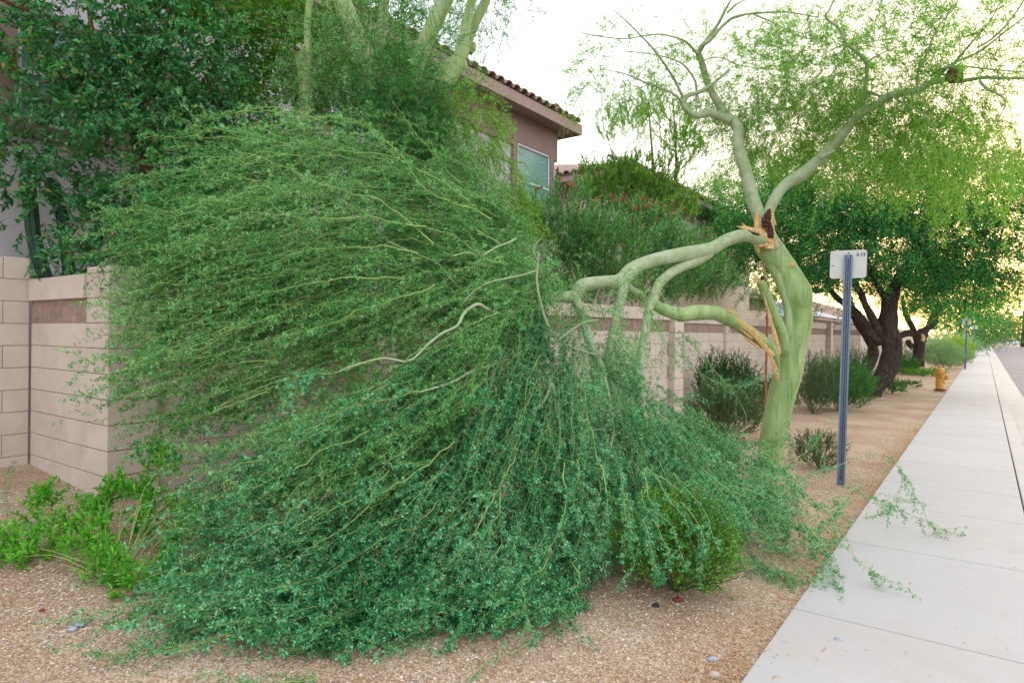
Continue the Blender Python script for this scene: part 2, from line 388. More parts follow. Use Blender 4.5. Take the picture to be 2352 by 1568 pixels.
def fronds(L, base, tang, n_pairs=3, flen=.035, ll=.012, lw=.0055, r_=rng, droop=.25, spread=.9, tri=False):
    """small feathery leaves: at each base a short rachis with leaflet pairs"""
    n = len(base); rd = rvec(n, r_); perp = norm(rd - tang * (rd * tang).sum(1, keepdims=True))
    Fd = tang * .55 + perp * spread; Fd[:, 2] -= droop; Fd = norm(Fd)
    nn = norm(np.cross(Fd, rvec(n, r_))); sd = np.cross(Fd, nn)
    fl = flen * r_.uniform(.6, 1.25, n)[:, None]
    for j in range(n_pairs):
        b0 = base + Fd * fl * ((j + .7) / n_pairs)
        for sg in (-1, 1):
            dd = norm(Fd * .55 + sd * sg + r_.normal(size=(n, 3)) * .18)
            L.add(b0, dd, norm(nn + r_.normal(size=(n, 3)) * .25), ll * r_.uniform(.7, 1.3, n), lw * r_.uniform(.8, 1.2, n), tri=tri)
def along(paths, n_nodes, t0=.0, r_=rng):
    """random nodes on (N,K,3) paths -> positions, tangents"""
    n, k, _ = paths.shape
    t = (np.linspace(t0, .999, n_nodes)[None] + r_.uniform(-.5, .5, (n, n_nodes)) / n_nodes * .8).clip(0, .999) * (k - 1)
    i = t.astype(int); f = (t - i)[..., None]; row = np.arange(n)[:, None]
    a, b = paths[row, i], paths[row, i + 1]
    return (a + (b - a) * f).reshape(-1, 3), norm(b - a).reshape(-1, 3)

# ------------------------------------------------------------------ ground, walk, kerb, road
def sheet(name, s_vals, p_vals, zf, m, kind='structure', parent=None, **kw):
    S_, P_ = np.meshgrid(s_vals, p_vals, indexing='ij'); x = S_ * ST + P_ * CT; y = S_ * CT - P_ * ST
    z = zf(x, y, S_, P_); v = np.stack([x, y, z], -1).reshape(-1, 3)
    idx = np.arange(len(v)).reshape(S_.shape)
    q = np.stack([idx[:-1, :-1], idx[1:, :-1], idx[1:, 1:], idx[:-1, 1:]], -1).reshape(-1, 4)
    return link(name, npmesh(name, v, q[:, ::-1], True), m, parent, kind=kind, **kw)
sv = np.concatenate([np.arange(-6, 16, .25), np.arange(16, 60, 1.), np.arange(60, 460, 20.)])
pv = np.concatenate([[-160, -80, -40, -25, -16, -12, -9], np.arange(-8, KERB_L, .2), [KERB_L]])
sheet('gravel_ground', sv, pv, lambda x, y, s, p: gz(x, y), M['ground'])
# one wide earth sheet under everything out to the horizon
sheet('earth', np.array([-80., 0, 100, 300, 900]), np.array([-700., -160, 12, 300, 700]), lambda x, y, s, p: np.full_like(x, -.6), M['ground'])
def box_sp(bm_list, s0, s1, p0, p1, z0, z1):
    bm_list.append((s0, s1, p0, p1, z0, z1))
def boxes_mesh(name, bl, bev=0.):
    v = []; f = []
    for (s0, s1, p0, p1, z0, z1) in bl:
        k = len(v)
        for z in (z0, z1):
            for s, p in ((s0, p0), (s1, p0), (s1, p1), (s0, p1)): v.append(W(s, p, z))
        f += [[k + 0, k + 1, k + 2, k + 3], [k + 4, k + 7, k + 6, k + 5], [k, k + 4, k + 5, k + 1], [k + 1, k + 5, k + 6, k + 2], [k + 2, k + 6, k + 7, k + 3], [k + 3, k + 7, k + 4, k]]
    me = npmesh(name, v, np.array(f))
    if bev:
        bm = bmesh.new(); bm.from_mesh(me); bmesh.ops.bevel(bm, geom=bm.edges[:], offset=bev, segments=2, affect='EDGES', profile=.6); bm.to_mesh(me); bm.free()
    return me
walk = link('sidewalk', boxes_mesh('sidewalk', [(-6, 420, KERB_L + .01, WALK_R - .012, -.14, -.016)]), M['mortar'], kind='structure')
joints = [-2.3, -.7, .85, 2.45, 4.09, 5.70, 7.14, 8.31] + [8.31 + 1.52 * k for k in range(1, 40)]
for a, b in zip(joints[:-1], joints[1:]):
    link('slab', boxes_mesh('slab', [(a + .004, b - .004, KERB_L, WALK_R - .008, -.1, 0.)], .006), M['walk'], walk)
link('slab', boxes_mesh('slab_far', [(joints[-1] + .004, 420, KERB_L, WALK_R - .008, -.1, 0.)]), M['walk'], walk)
kerb = link('kerb', boxes_mesh('kerb', [(-6, 420, WALK_R + .004, CURB_R, -.4, .0)], .012), M['kerb'], kind='structure')
gut = link('gutter', boxes_mesh('gutter', [(-6, 420, CURB_R + .001, GUT_R, -.4, -.15)]), M['kerb'], kind='structure')
road = sheet('road', np.array([-20., 20, 60, 120, 200, 420]), np.array([GUT_R, 4, ROAD_R]), lambda x, y, s, p: -.146 + .0 * x + .06 * np.exp(-((p - 6) / 3) ** 2), M['asphalt'])
kerb2 = link('far_kerb', boxes_mesh('far_kerb', [(-20, 420, ROAD_R, ROAD_R + .2, -.4, .0)]), M['kerb'], kind='structure')
sheet('far_verge', np.array([-20., 0, 40, 100, 420]), np.array([ROAD_R + .2, 20., 60, 300]), lambda x, y, s, p: .0 * x - .01, M['ground'])

# loose stones and litter near the camera (real geometry, joined)
def scatter_sp(n, s0, s1, p0, p1, power=1.6):
    s = s0 + (s1 - s0) * rng.random(n) ** power; p = rng.uniform(p0, p1, n)
    return np.stack([s * ST + p * CT, s * CT - p * ST], -1)
def in_view(xy, marg=.06):
    d = xy[:, 1]; u = xy[:, 0] / np.maximum(d, .01); v = (EYE) / np.maximum(d, .01)
    return (d > 1.5) & (np.abs(u) < .784 + marg) & (v < .56)
def stones(n, smin, smax, p0, p1, s0, s1, power=1.6):
    xy = scatter_sp(n, s0, s1, p0, p1, power); xy = xy[in_view(xy)]; n = len(xy)
    r = smin + (smax - smin) * rng.random(n) ** 3
    o = np.array([(1, 0, 0), (0, 1, 0), (-1, 0, 0), (0, -1, 0), (0, 0, 1), (0, 0, -1)], float)
    v = o[None] * r[:, None, None] * rng.uniform(.6, 1.3, (n, 6, 1)) * np.array((1, 1, .6))
    a = rng.uniform(0, 6.3, n); ca, sa = np.cos(a)[:, None], np.sin(a)[:, None]
    x = v[..., 0] * ca - v[..., 1] * sa; y = v[..., 0] * sa + v[..., 1] * ca; v = np.stack([x, y, v[..., 2]], -1) + rng.normal(size=(n, 6, 3)) * r[:, None, None] * .14
    v[..., 0] += xy[:, :1]; v[..., 1] += xy[:, 1:]; v[..., 2] += (gz(xy[:, 0], xy[:, 1]) + r * .15)[:, None]
    fi = np.array([(0, 1, 4), (1, 2, 4), (2, 3, 4), (3, 0, 4)])
    f = (fi[None] + (np.arange(n) * 6)[:, None, None]).reshape(-1, 3)
    return v.reshape(-1, 3), f
v, f = stones(92000, .0035, .011, -6.2, KERB_L + .01, .3, 10, 1.5)
link('gravel', npmesh('gravel', v, f), M['stone'], kind='stuff')
def litter(n, s0, s1, p0, p1, zf, edge=None):
    xy = scatter_sp(n, s0, s1, p0, p1, 1.5)
    if edge is not None:
        p = KERB_L - np.abs(rng.normal(size=n)) * edge; s = xy[:, 0] * ST + xy[:, 1] * CT; xy = np.stack([s * ST + p * CT, s * CT - p * ST], -1)
    xy = xy[in_view(xy)]; n = len(xy)
    a = rng.uniform(0, 6.3, n); L = rng.uniform(.012, .042, n); w = rng.uniform(.0025, .006, n)
    d = np.stack([np.cos(a), np.sin(a), rng.normal(size=n) * .12], -1); sd = np.stack([-np.sin(a), np.cos(a), rng.normal(size=n) * .4], -1)
    b = np.stack([xy[:, 0], xy[:, 1], zf(xy) + rng.uniform(.004, .014, n)], -1)
    bend = sd * (rng.normal(size=n) * .006)[:, None]
    p0_, p1_, p2_ = b - d * L[:, None] / 2, b + bend, b + d * L[:, None] / 2
    e = norm(sd) * w[:, None] / 2
    v = np.stack([p0_ - e * .3, p0_ + e * .3, p1_ + e, p1_ - e, p2_ + e * .3, p2_ - e * .3], 1)
    k = (np.arange(n) * 6)[:, None]
    return v.reshape(-1, 3), np.vstack([k + np.array([[0, 1, 2, 3]]), k + np.array([[3, 2, 4, 5]])])
va, fa = litter(26000, .3, 11, -6, KERB_L, lambda xy: gz(xy[:, 0], xy[:, 1]))
vb, fb = litter(9000, .3, 14, -6, KERB_L, lambda xy: gz(xy[:, 0], xy[:, 1]), edge=.16)
link('leaf_litter', npmesh('leaf_litter', np.vstack([va, vb]), np.vstack([fa, fb + len(va)])), M['litter'], kind='stuff')
vc, fc = litter(420, .5, 18, KERB_L, WALK_R, lambda xy: np.full(len(xy), -.002))
v, f = stones(5000, .003, .008, KERB_L, KERB_L + .5, 1, 14, 1.3)
c_ = v.reshape(-1, 6, 3); pc = SP(c_[:, :, 0].mean(1), c_[:, :, 1].mean(1))[1]; kp = rng.random(len(c_)) < np.exp(-(pc - KERB_L) / .035)
c_ = c_[kp]; c_[..., 2] += -gz(c_[..., 0].mean(1), c_[..., 1].mean(1))[:, None] + .001
fi = np.array([(0, 1, 4), (1, 2, 4), (2, 3, 4), (3, 0, 4)]); link('spilled_gravel', npmesh('spilled_gravel', c_.reshape(-1, 3), (fi[None] + (np.arange(len(c_)) * 6)[:, None, None]).reshape(-1, 3)), M['stone'], kind='stuff')
vd, fd = litter(900, 2, 22, CURB_R + .02, CURB_R + .25, lambda xy: np.full(len(xy), -.153))
link('walk_litter', npmesh('walk_litter', np.vstack([vc, vd]), np.vstack([fc, fd + len(vc)])), M['litter'], kind='stuff')
# ------------------------------------------------------------------ block walls (every block a part)
_bm = {}
BH, BL, BT = .2032, .4064, .15
def block_mesh(L, style, var=0):
    key = (round(L, 3), style, var)
    if key in _bm: return _bm[key]
    g = .0030; y0 = {'plain': 0., 'cope': -.028, 'split': .04, 'pillar': 0.}[style]
    x0, x1, z0, z1 = g, L - g, g, BH - g
    bm = bmesh.new()
    if style == 'split':
        r_ = np.random.default_rng(var + 3); nx, nz = 7, 4
        fr = [[bm.verts.new((x0 + (x1 - x0) * i / nx, y0 + (0 if i in (0, nx) or j in (0, nz) else -r_.uniform(.006, .03)), z0 + (z1 - z0) * j / nz)) for j in range(nz + 1)] for i in range(nx + 1)]
        for i in range(nx):
            for j in range(nz): bm.faces.new((fr[i][j], fr[i + 1][j], fr[i + 1][j + 1], fr[i][j + 1]))
        bk = [bm.verts.new(c) for c in ((x0, BT, z0), (x1, BT, z0), (x1, BT, z1), (x0, BT, z1))]
        bm.faces.new(bk[::-1])
        bm.faces.new([fr[i][0] for i in range(nx + 1)][::-1] + [bk[0], bk[1]]); bm.faces.new([fr[i][nz] for i in range(nx + 1)] + [bk[2], bk[3]])
        bm.faces.new([fr[0][j] for j in range(nz + 1)] + [bk[3], bk[0]]); bm.faces.new([fr[nx][j] for j in range(nz + 1)][::-1] + [bk[1], bk[2]])
    else:
        bmesh.ops.create_cube(bm, size=1)
        y1 = BT if style != 'cope' else BT + .028
        for v_ in bm.verts: v_.co = (x0 + (v_.co.x + .5) * (x1 - x0), y0 + (v_.co.y + .5) * (y1 - y0), z0 + (v_.co.z + .5) * (z1 - z0))
        bmesh.ops.bevel(bm, geom=bm.edges[:], offset=.004, segments=1, affect='EDGES')
    bmesh.ops.recalc_face_normals(bm, faces=bm.faces[:])
    me = bpy.data.meshes.new('block'); bm.to_mesh(me); bm.free()
    me.materials.append(M['splitblock'] if style == 'split' else M['block']); _bm[key] = me; return me
def local(name, me, parent, loc, rz=0., m=None, **kw):
    o = bpy.data.objects.new(name, me); C.objects.link(o); o.parent = parent; o.location = loc; o.rotation_euler = (0, 0, rz)
    if m is not None and not me.materials: me.materials.append(m)
    return tag(o, **kw)
def cube_mesh(name, x0, x1, y0, y1, z0, z1, bev=0.):
    bm = bmesh.new(); bmesh.ops.create_cube(bm, size=1)
    for v_ in bm.verts: v_.co = (x0 + (v_.co.x + .5) * (x1 - x0), y0 + (v_.co.y + .5) * (y1 - y0), z0 + (v_.co.z + .5) * (z1 - z0))
    if bev: bmesh.ops.bevel(bm, geom=bm.edges[:], offset=bev, segments=1, affect='EDGES')
    me = bpy.data.meshes.new(name); bm.to_mesh(me); bm.free(); return me
TOPZ = 2.055
def block_wall(label, A, B, rows, top=TOPZ, group='block walls along the side yards', styled=True, stuff=False, ext=0):
    a, b = W(*A), W(*B); Lw = float(np.linalg.norm((b - a)[:2])); ang = math.atan2(b[1] - a[1], b[0] - a[0])
    e = empty('block_wall', (a[0], a[1], 0), ang, label=label, cat='wall', group=group)
    z_top = top
    local('mortar', cube_mesh('mortar', 0, Lw, .006, BT - .006, top - rows * BH, top - .01), e, (0, 0, 0), m=M['mortar'])
    if styled: # the band course sits back: keep the mortar behind it
        pass
    joined = bmesh.new() if stuff else None
    for r in range(rows):
        style = 'cope' if (styled and r == 0) else 'split' if (styled and r == 1) else 'plain'
        z = z_top - (r + 1) * BH
        x = 0. if r % 2 == 0 else -BL / 2
        while x < Lw - .03:
            xa, xb = max(0, x), min(Lw, x + BL)
            if xb - xa > .05:
                me = block_mesh(xb - xa, style, random.randrange(4) if style == 'split' else 0)
                if stuff:
                    tmp = me.copy(); tmp.transform(Matrix.Translation((xa, 0, z)))
                    n0 = len(joined.faces); joined.from_mesh(tmp); joined.faces.ensure_lookup_table()
                    if style == 'split':
                        for fi in range(n0, len(joined.faces)): joined.faces[fi].material_index = 1
                    bpy.data.meshes.remove(tmp)
                else:
                    local({'cope': 'coping_block', 'split': 'split_face_block', 'plain': 'block'}[style], me, e, (xa, 0, z))
            x += BL
    if stuff:
        me = bpy.data.meshes.new('block_courses'); joined.to_mesh(me); joined.free(); me.materials.append(M['block']); me.materials.append(M['splitblock'])
        local('block_courses', me, e, (0, 0, 0), kind='stuff')
    return e
def pillar(parent_label, s, p, size, rows, top, group='block pillars of the walls', label=''):
    """pillar built of single blocks; front face at p, near side at s"""
    c = W(s, p); e = empty('block_pillar', (c[0], c[1], 0), math.atan2(CT, ST), label=label, cat='pillar', group=group)
    local('cap_block', cube_mesh('cap_block', -.0, size + .0, -.0, size, top - .001, top + .052, .005), e, (0, 0, 0), m=M['block'])
    key = ('pil', size)
    if key not in _bm:
        _bm[key] = cube_mesh('pillar_block', 0, size, 0, size, .004, BH - .004, .004); _bm[key].materials.append(M['block'])
    local('mortar', cube_mesh('mortar', .006, size - .006, .006, size - .006, top - rows * BH, top - .01), e, (0, 0, 0), m=M['mortar'])
    for r in range(rows): local('pillar_block', _bm[key], e, (0, 0, top - (r + 1) * BH))
    return e

block_wall('plain taller beige block wall at the left edge of the photo, one course above the walls beside it', (-1.571, -7.2), (2.29, -7.2), 11, TOPZ + BH * .98, styled=False)
block_wall('short return wall at the left with a brown band of rough blocks under its coping', (2.30, -7.19), (2.30, -5.995), 10)
pillar('', 2.30, -5.59, .40, 10, TOPZ + .0, label='corner pillar of stacked beige blocks at the left, nearest pillar to the camera')
block_wall('long beige block wall with brown rough band behind the fallen branches', (2.70, -5.655), (11.0, -4.53), 10)
pillar('', 11.0, -4.42, .42, 11, TOPZ - .02, label='block pillar behind the broken limb, left of the dark shrub')
block_wall('short stretch of block wall turning back behind the pillar left of the dark shrub', (11.42, -5.42), (11.42, -4.85), 10)
block_wall('second long block wall with brown band, behind the shrubs between the broken trunk and the sign', (11.45, -5.4), (25.6, -4.62), 10)
pillar('', 15.9, -5.08, .30, 11, TOPZ - .02, label='narrow pillar above the dark shrub, behind the hanging broken limb')
pillar('', 25.6, -4.45, .38, 11, TOPZ - .02, label='block pillar directly left of the sign post, at the end of the second long wall')
block_wall('recessed block wall seen on both sides of the sign post', (26.0, -6.2), (33.0, -6.0), 10)
block_wall('far block wall behind the dark mesquite trunks, running to the distance', (30.2, -4.15), (62., -4.0), 10, stuff=True)
block_wall('short wall end facing the camera right of the sign post', (30.2, -6.1), (30.2, -4.17), 10)

# ------------------------------------------------------------------ houses
def quadbox(bl): return boxes_mesh('wall', bl)
HP = -8.0
s_end, z_e = onplane(1275, 330, HP)
house = empty('lavender_house', W(s_end, HP), label='two storey lavender stucco house with brown tiled eave behind the left trees', cat='house')
link('wall', quadbox([(-9., s_end, -16., HP, -.2, 6.25)]), M['stucco'], house)
ez = 6.2
link('frieze', quadbox([(-9., s_end + .02, HP + .002, HP + .05, ez - .68, ez)]), M['stucco_trim'], house)
link('frieze', quadbox([(s_end + .002, s_end + .05, -16, HP + .04, ez - .68, ez)]), M['stucco_trim'], house)
link('eave', quadbox([(-9.6, s_end + .35, -16.5, HP + .45, ez + .001, ez + .07)]), M['fascia'], house)
link('fascia', quadbox([(-9.6, s_end + .385, HP + .451, HP + .49, ez - .06, ez + .16)]), M['fascia'], house)
link('fascia', quadbox([(s_end + .351, s_end + .39, -16.5, HP + .449, ez - .06, ez + .16)]), M['fascia'], house)
# roof planes
def roof(parent, s0, s1, p0, p1, z, rise, m):
    ps = (p0 + p1) / 2; w_ = abs(p1 - p0) / 2
    v = [W(s0, p0, z), W(s1, p0, z), W(s1, p1, z), W(s0, p1, z), W(s0 + w_, ps, z + rise), W(s1 - w_, ps, z + rise)]
    me = bpy.data.meshes.new('roof'); me.from_pydata([tuple(q) for q in v], [], [(0, 1, 5, 4), (1, 2, 5), (2, 3, 4, 5), (3, 0, 4), (0, 3, 2, 1)])
    return link('roof', me, m, parent)
rf = roof(house, -9.6, s_end + .4, -16.5, HP + .5, ez + .165, 2.6, M['tile'])
# rows of barrel tiles along the eave
def tile_mesh():
    n = 8; v = []; r0, r1, Lt = .125, .105, .44
    for k, (r, y) in enumerate(((r0, 0), (r1, Lt))):
        for th in (0, .022):
            for i in range(n + 1):
                a = math.pi * i / n; v.append((-math.cos(a) * (r - th), y, math.sin(a) * (r - th) * .8))
    f = []; m_ = n + 1
    for i in range(n):
        f += [(i, i + 1, 2 * m_ + i + 1, 2 * m_ + i), (m_ + i, 3 * m_ + i, 3 * m_ + i + 1, m_ + i + 1), (i, m_ + i, m_ + i + 1, i + 1)]
    me = bpy.data.meshes.new('roof_tile'); me.from_pydata(v, [], f); me.materials.append(M['tile']); 
    for pl in me.polygons: pl.use_smooth = False
    return me
TM = tile_mesh()
def tiles(parent, s0, s1, p, z, rows, step=.262, slope=.36, along_s=True, name='roof_tile', sgn=1):
    """rows of tiles climbing from the eave at p towards lower p"""
    for r in range(rows):
        s = s0
        while s < s1:
            if along_s: w0 = W(s + random.uniform(-.006, .006), p - r * .36, z + r * .36 * slope); ang = math.atan2(CT, ST)
            elif sgn > 0: w0 = W(p - r * .36, s, z + r * .36 * slope); ang = math.atan2(-ST, CT) + math.pi
            else: w0 = W(p + r * .36, s, z + r * .36 * slope); ang = math.atan2(-ST, CT)
            o = bpy.data.objects.new(name, TM); C.objects.link(o); o.parent = parent
            o.matrix_parent_inverse = (Matrix.Translation(parent.location) @ parent.rotation_euler.to_matrix().to_4x4()).inverted()
            o.location = w0; o.rotation_euler = Matrix.Rotation(ang, 3, 'Z').to_euler(); o.rotation_euler.x = 0
            o.rotation_euler = (Matrix.Rotation(ang, 3, 'Z') @ Matrix.Rotation(math.atan(slope), 3, 'X')).to_euler()
            s += step
tiles(house, -4.0, s_end + .2, HP + .53, ez + .175, 3)
tiles(house, -12.0, HP + .25, s_end + .43, ez + .175, 2, along_s=False)
def window(parent, x0, x1, z0, z1, p, trim=.14, blinds=True, mullion=True):
    w = link('window', quadbox([(x0 - trim, x0, p + .001, p + .07, z0 - trim, z1 + trim), (x1, x1 + trim, p + .001, p + .07, z0 - trim, z1 + trim), (x0, x1, p + .001, p + .07, z1, z1 + trim), (x0, x1, p + .001, p + .07, z0 - trim, z0)]), M['stucco_trim'], parent)
    t = .045; fb = [(x0 + .001, x0 + t, p + .003, p + .05, z0, z1), (x1 - t, x1 - .001, p + .003, p + .05, z0, z1), (x0 + t, x1 - t, p + .003, p + .05, z1 - t, z1), (x0 + t, x1 - t, p + .003, p + .05, z0, z0 + t)]
    if mullion: fb.append((x0 + t, x1 - t, p + .003, p + .055, (z0 + z1) / 2 - .02, (z0 + z1) / 2 + .02))
    link('frame', quadbox(fb), M['frame'], w)
    link('pane', quadbox([(x0 + t, x1 - t, p + .036, p + .042, z0 + t, z1 - t)]), M['glass'], w)
    if blinds:
        bl = []; z = z0 + t
        while z < z1 - t: bl.append((x0 + t + .01, x1 - t - .01, p + .006, p + .022, z, z + .042)); z += .055
        link('blind', quadbox(bl), M['blind'], w, kind='stuff')
    return w
def win_px(parent, ax, ay, bx, by, p, **kw):
    s0, z1 = onplane(ax, ay, p); s1, _ = onplane(bx, by, p); _, z0 = onplane((ax + bx) / 2, by, p)
    return s0, s1, z1, z0
s1w, zt = onplane(1258, 358, HP)
window(house, s1w - 1.25, s1w, zt - 1.55, zt + .0, HP, trim=.16)
for (xa, ya) in ((352, 182), (755, 150), (35, 40)):
    s0, z1 = onplane(xa, ya, HP); window(house, s0, s0 + 1.0, z1 - 1.05, z1, HP)
link('utility_box', quadbox([(onplane(108, 585, HP)[0], onplane(108, 585, HP)[0] + .34, HP + .01, HP + .18, 2.15, 2.5)]), M['frame'], house)

def simple_house(label, s0, s1, p0, p1, z, rise, wall, rmat, front_windows=(), tiles_rows=0, nm='house', trim=True):
    h = empty(nm, W(s0, p1), label=label, cat='house', group='houses behind the block walls')
    link('wall', quadbox([(s0, s1, p0, p1, -.2, z)]), M[wall], h)
    if trim: link('frieze', quadbox([(s0 - .03, s1 + .03, p0 - .03, p1 + .03, z - .5, z - .001)]), M['stucco_trim'], h)
    link('eave', quadbox([(s0 - .5, s1 + .5, p0 - .5, p1 + .5, z + .001, z + .18)]), M['fascia'], h)
    roof(h, s0 - .55, s1 + .55, p0 - .55, p1 + .55, z + .185, rise, M[rmat])
    for (a, b, c, d) in front_windows: window(h, a, b, c, d, p1, mullion=False)
    if tiles_rows: 
        tiles(h, s0 - .5, s1 + .5, p1 + .58, z + .2, tiles_rows, slope=2 * rise / abs(p1 - p0))
    return h
a2 = onplane(1275, 385, -9.5)
h2 = simple_house('beige stucco house with hipped tile roof and brown frieze, right of the lavender house', 16.7, 29, -19.5, -8.3, 6.0, 2.2, 'stucco_beige', 'tile', [(19, 20.2, 4.0, 5.2), (24, 25.2, 4.0, 5.2)], 2)
tiles(h2, -19.5, -7.8, 16.15, 6.2, 2, along_s=False, sgn=-1)
h3 = simple_house('low tiled house with a dark shaded patio behind the broken trunk', 21.5, 35, -17, -9.2, 3.35, 2.2, 'stucco_beige', 'tile', [(22.2, 26.8, 1.2, 2.5)], 0)
link('patio_beam', quadbox([(20.6, 27., -8.75, -8.6, 3.0, 3.34)]), M['darktrim'], h3)
for s_ in (20.7, 23.6, 26.7): link('post', quadbox([(s_, s_ + .28, -8.8, -8.58, 0, 3.0)]), M['darktrim'], h3)
h4 = simple_house('low pale house with grey blue roof behind the mesquite trunks', 39, 52, -17, -8.0, 2.5, 1.5, 'stucco', 'greyroof', [(41, 43, 1.3, 2.2)], 0, trim=False)
h5 = simple_house('distant tan house behind the far hedge of trees', 66, 84, -20, -9, 3.0, 2.0, 'stucco_beige', 'tile')

# ------------------------------------------------------------------ foliage helpers
def polywalk(starts, dirs, length, K, wob=.12, grav=.05, r_=rng):
    n = len(starts); pts = np.zeros((n, K, 3)); pts[:, 0] = starts; d = norm(dirs); step = (np.broadcast_to(length, n) / (K - 1))[:, None]
    for k in range(1, K):
        d = norm(d + r_.normal(size=(n, 3)) * wob + np.array([0, 0, -grav])); pts[:, k] = pts[:, k - 1] + d * step
    return pts
def twigmesh(name, groups, sides=3):
    vs, fs, k = [], [], 0
    for pts, r0, r1 in groups:
        n, K, _ = pts.shape; rr = np.linspace(1, 0, K)[None] * (np.broadcast_to(r0, n) - r1)[:, None] + r1
        v_, q_ = tubes(pts, rr, sides); vs.append(v_); fs.append(q_ + k); k += len(v_)
    return npmesh(name, np.vstack(vs), np.vstack(fs), True)
def inside(n, ells, r_=rng, shell=.55):
    """points in a union of ellipsoids, denser to the outside; returns points, outward directions"""
    w = np.array([e[1][0] * e[1][1] * e[1][2] * (e[2] if len(e) > 2 else 1) for e in ells]) ** .75; w /= w.sum()
    pick = r_.choice(len(ells), n, p=w); c = np.array([e[0] for e in ells], float)[pick]; r = np.array([e[1] for e in ells], float)[pick]
    d = rvec(n, r_); rad = (shell + (1 - shell) * r_.random(n)) ** .6
    rad = np.where(r_.random(n) < .3, r_.random(n) ** .5, rad)
    return c + d * r * rad[:, None], norm(d / r)
def crown(parent, ells, n_spray, leaf_m, leaf=(.05, .02), per=26, spray=.35, feather=False, grav=.06, twig_m='twig_dark', seed=0, name='foliage', up=0., wob=.16, tr=.003, origin=None):
    r_ = np.random.default_rng(seed)
    p, o = inside(n_spray, ells, r_); d = norm(o * .8 + rvec(n_spray, r_) * .7 + np.array([0, 0, up]))
    if origin is not None: d = norm(norm(p - origin) * 1.0 + rvec(n_spray, r_) * .55 + np.array([0, 0, up]))
    pts = polywalk(p, d, spray * r_.uniform(.6, 1.3, n_spray), 6, wob, grav, r_)
    L = Leaves(); b, t = along(pts, per, .05, r_)
    if feather: fronds(L, b, t, feather, leaf[0] * 2.6, leaf[0], leaf[1], r_, tri=True)
    else:
        rd = rvec(len(b), r_); dd = norm(t * .6 + rd * .9 + np.array([0, 0, up * .6]))
        L.add(b, dd, rvec(len(b), r_), leaf[0] * r_.uniform(.6, 1.25, len(b)), leaf[1] * r_.uniform(.7, 1.2, len(b)))
    link(name, L.mesh(name), M[leaf_m], parent, kind='stuff')
    link('twigs', twigmesh('twigs', [(pts[:, [0, 3, 5]], tr, tr * .4)]), M[twig_m], parent, kind='stuff')
    return L.count()
def limb(parent, name, pts, rad, m='bark', sides=12, n=48, lump=.06, seed=1, **kw):
    return link(name, limb_mesh(name, pts, rad, sides, n, lump, seed), M[m], parent, **kw)
def limb_px(parent, name, pxd, widths, m='bark', **kw):
    """branch through picture places (px,py,depth) with widths in picture units"""
    pts = [P(*q) for q in pxd]; rad = [w / 2 / F * q[2] for w, q in zip(np.interp(np.linspace(0, len(widths) - 1, len(pxd)), range(len(widths)), widths), pxd)]
    return limb(parent, name, pts, rad, m, **kw)
# ------------------------------------------------------------------ the broken palo verde on the right
pv = empty('palo_verde_tree', W(7.67, -1.97, .05), label='green barked palo verde right of centre, split at the fork, limbs torn down', cat='tree', group='palo verde trees')
D0 = 7.35
trunk_px = [(1764, 1120, D0), (1767, 1070, D0), (1778, 990, D0), (1795, 908, D0 + .02), (1812, 850, D0 + .03), (1820, 800, D0 + .03), (1829, 768, D0 + .02), (1837, 739, D0), (1836, 708, D0 - .02), (1829, 672, D0 - .03), (1806, 629, D0), (1785, 596, D0 + .01), (1762, 562, D0 + .01), (1754, 532, D0)]
limb_px(pv, 'trunk', trunk_px, [64, 57, 57, 59, 58, 60, 60, 56, 55, 66, 60, 55, 60, 48], sides=28, n=160, lump=.05, seed=3)
limb_px(pv, 'bark_fold', [(1806, 800, D0 - .05), (1813, 752, D0 - .05), (1810, 708, D0 - .04), (1798, 664, D0 - .04), (1782, 622, D0 - .03), (1764, 580, D0)], [10, 22, 20, 22, 26, 24], sides=16, n=70, lump=.08, seed=9)
limb_px(pv, 'branch_collar', [(1842, 694, D0 - .02), (1851, 676, D0 - .05), (1855, 664, D0 - .07)], [50, 30, 12], n=20, seed=4)
limb_px(pv, 'pruning_scar', [(1800, 622, D0 - .06), (1812, 611, D0 - .09), (1818, 605, D0 - .11)], [34, 27, 20], n=12, lump=.12, seed=5)
limb_px(pv, 'pruning_scar', [(1814, 611, D0 - .10), (1820, 606, D0 - .14)], [17, 13], m='torn', n=6, lump=.2, seed=6)
# standing limbs
A_px = [(1762, 540, D0), (1744, 497, D0 + .02), (1729, 455, D0 + .05), (1712, 390, D0 + .1), (1696, 336, D0 + .12), (1694, 292, D0 + .15), (1664, 258, D0 + .2), (1630, 202, D0 + .25), (1612, 144, D0 + .3), (1604, 122, D0 + .32)]
limb_px(pv, 'standing_limb', A_px, [40, 30, 29, 27, 25, 24, 20, 16, 14, 13], m='bark_pale', n=100, sides=16, seed=11)
B_px = [(1764, 520, D0), (1766, 484, D0 + .03), (1798, 430, D0 + .05), (1847, 396, D0 + .0), (1884, 363, D0 - .1), (1931, 312, D0 - .2), (1975, 262, D0 - .35), (2015, 239, D0 - .45), (2045, 220, D0 - .5), (2106, 208, D0 - .65), (2143, 189, D0 - .75), (2200, 178, D0 - .9)]
limb_px(pv, 'standing_limb', B_px, [36, 25, 25, 27, 24, 22, 21, 19, 18, 15, 14, 12], m='bark_pale', n=120, sides=16, seed=12)
def path_limb(name, seq, w0, w1, d0, d1, parent=pv, m='bark_pale', n=36, **kw):
    k = len(seq); return limb_px(parent, name, [(x, y, d0 + (d1 - d0) * i / (k - 1)) for i, (x, y) in enumerate(seq)], list(np.linspace(w0, w1, k)), m=m, n=n, sides=8, **kw)
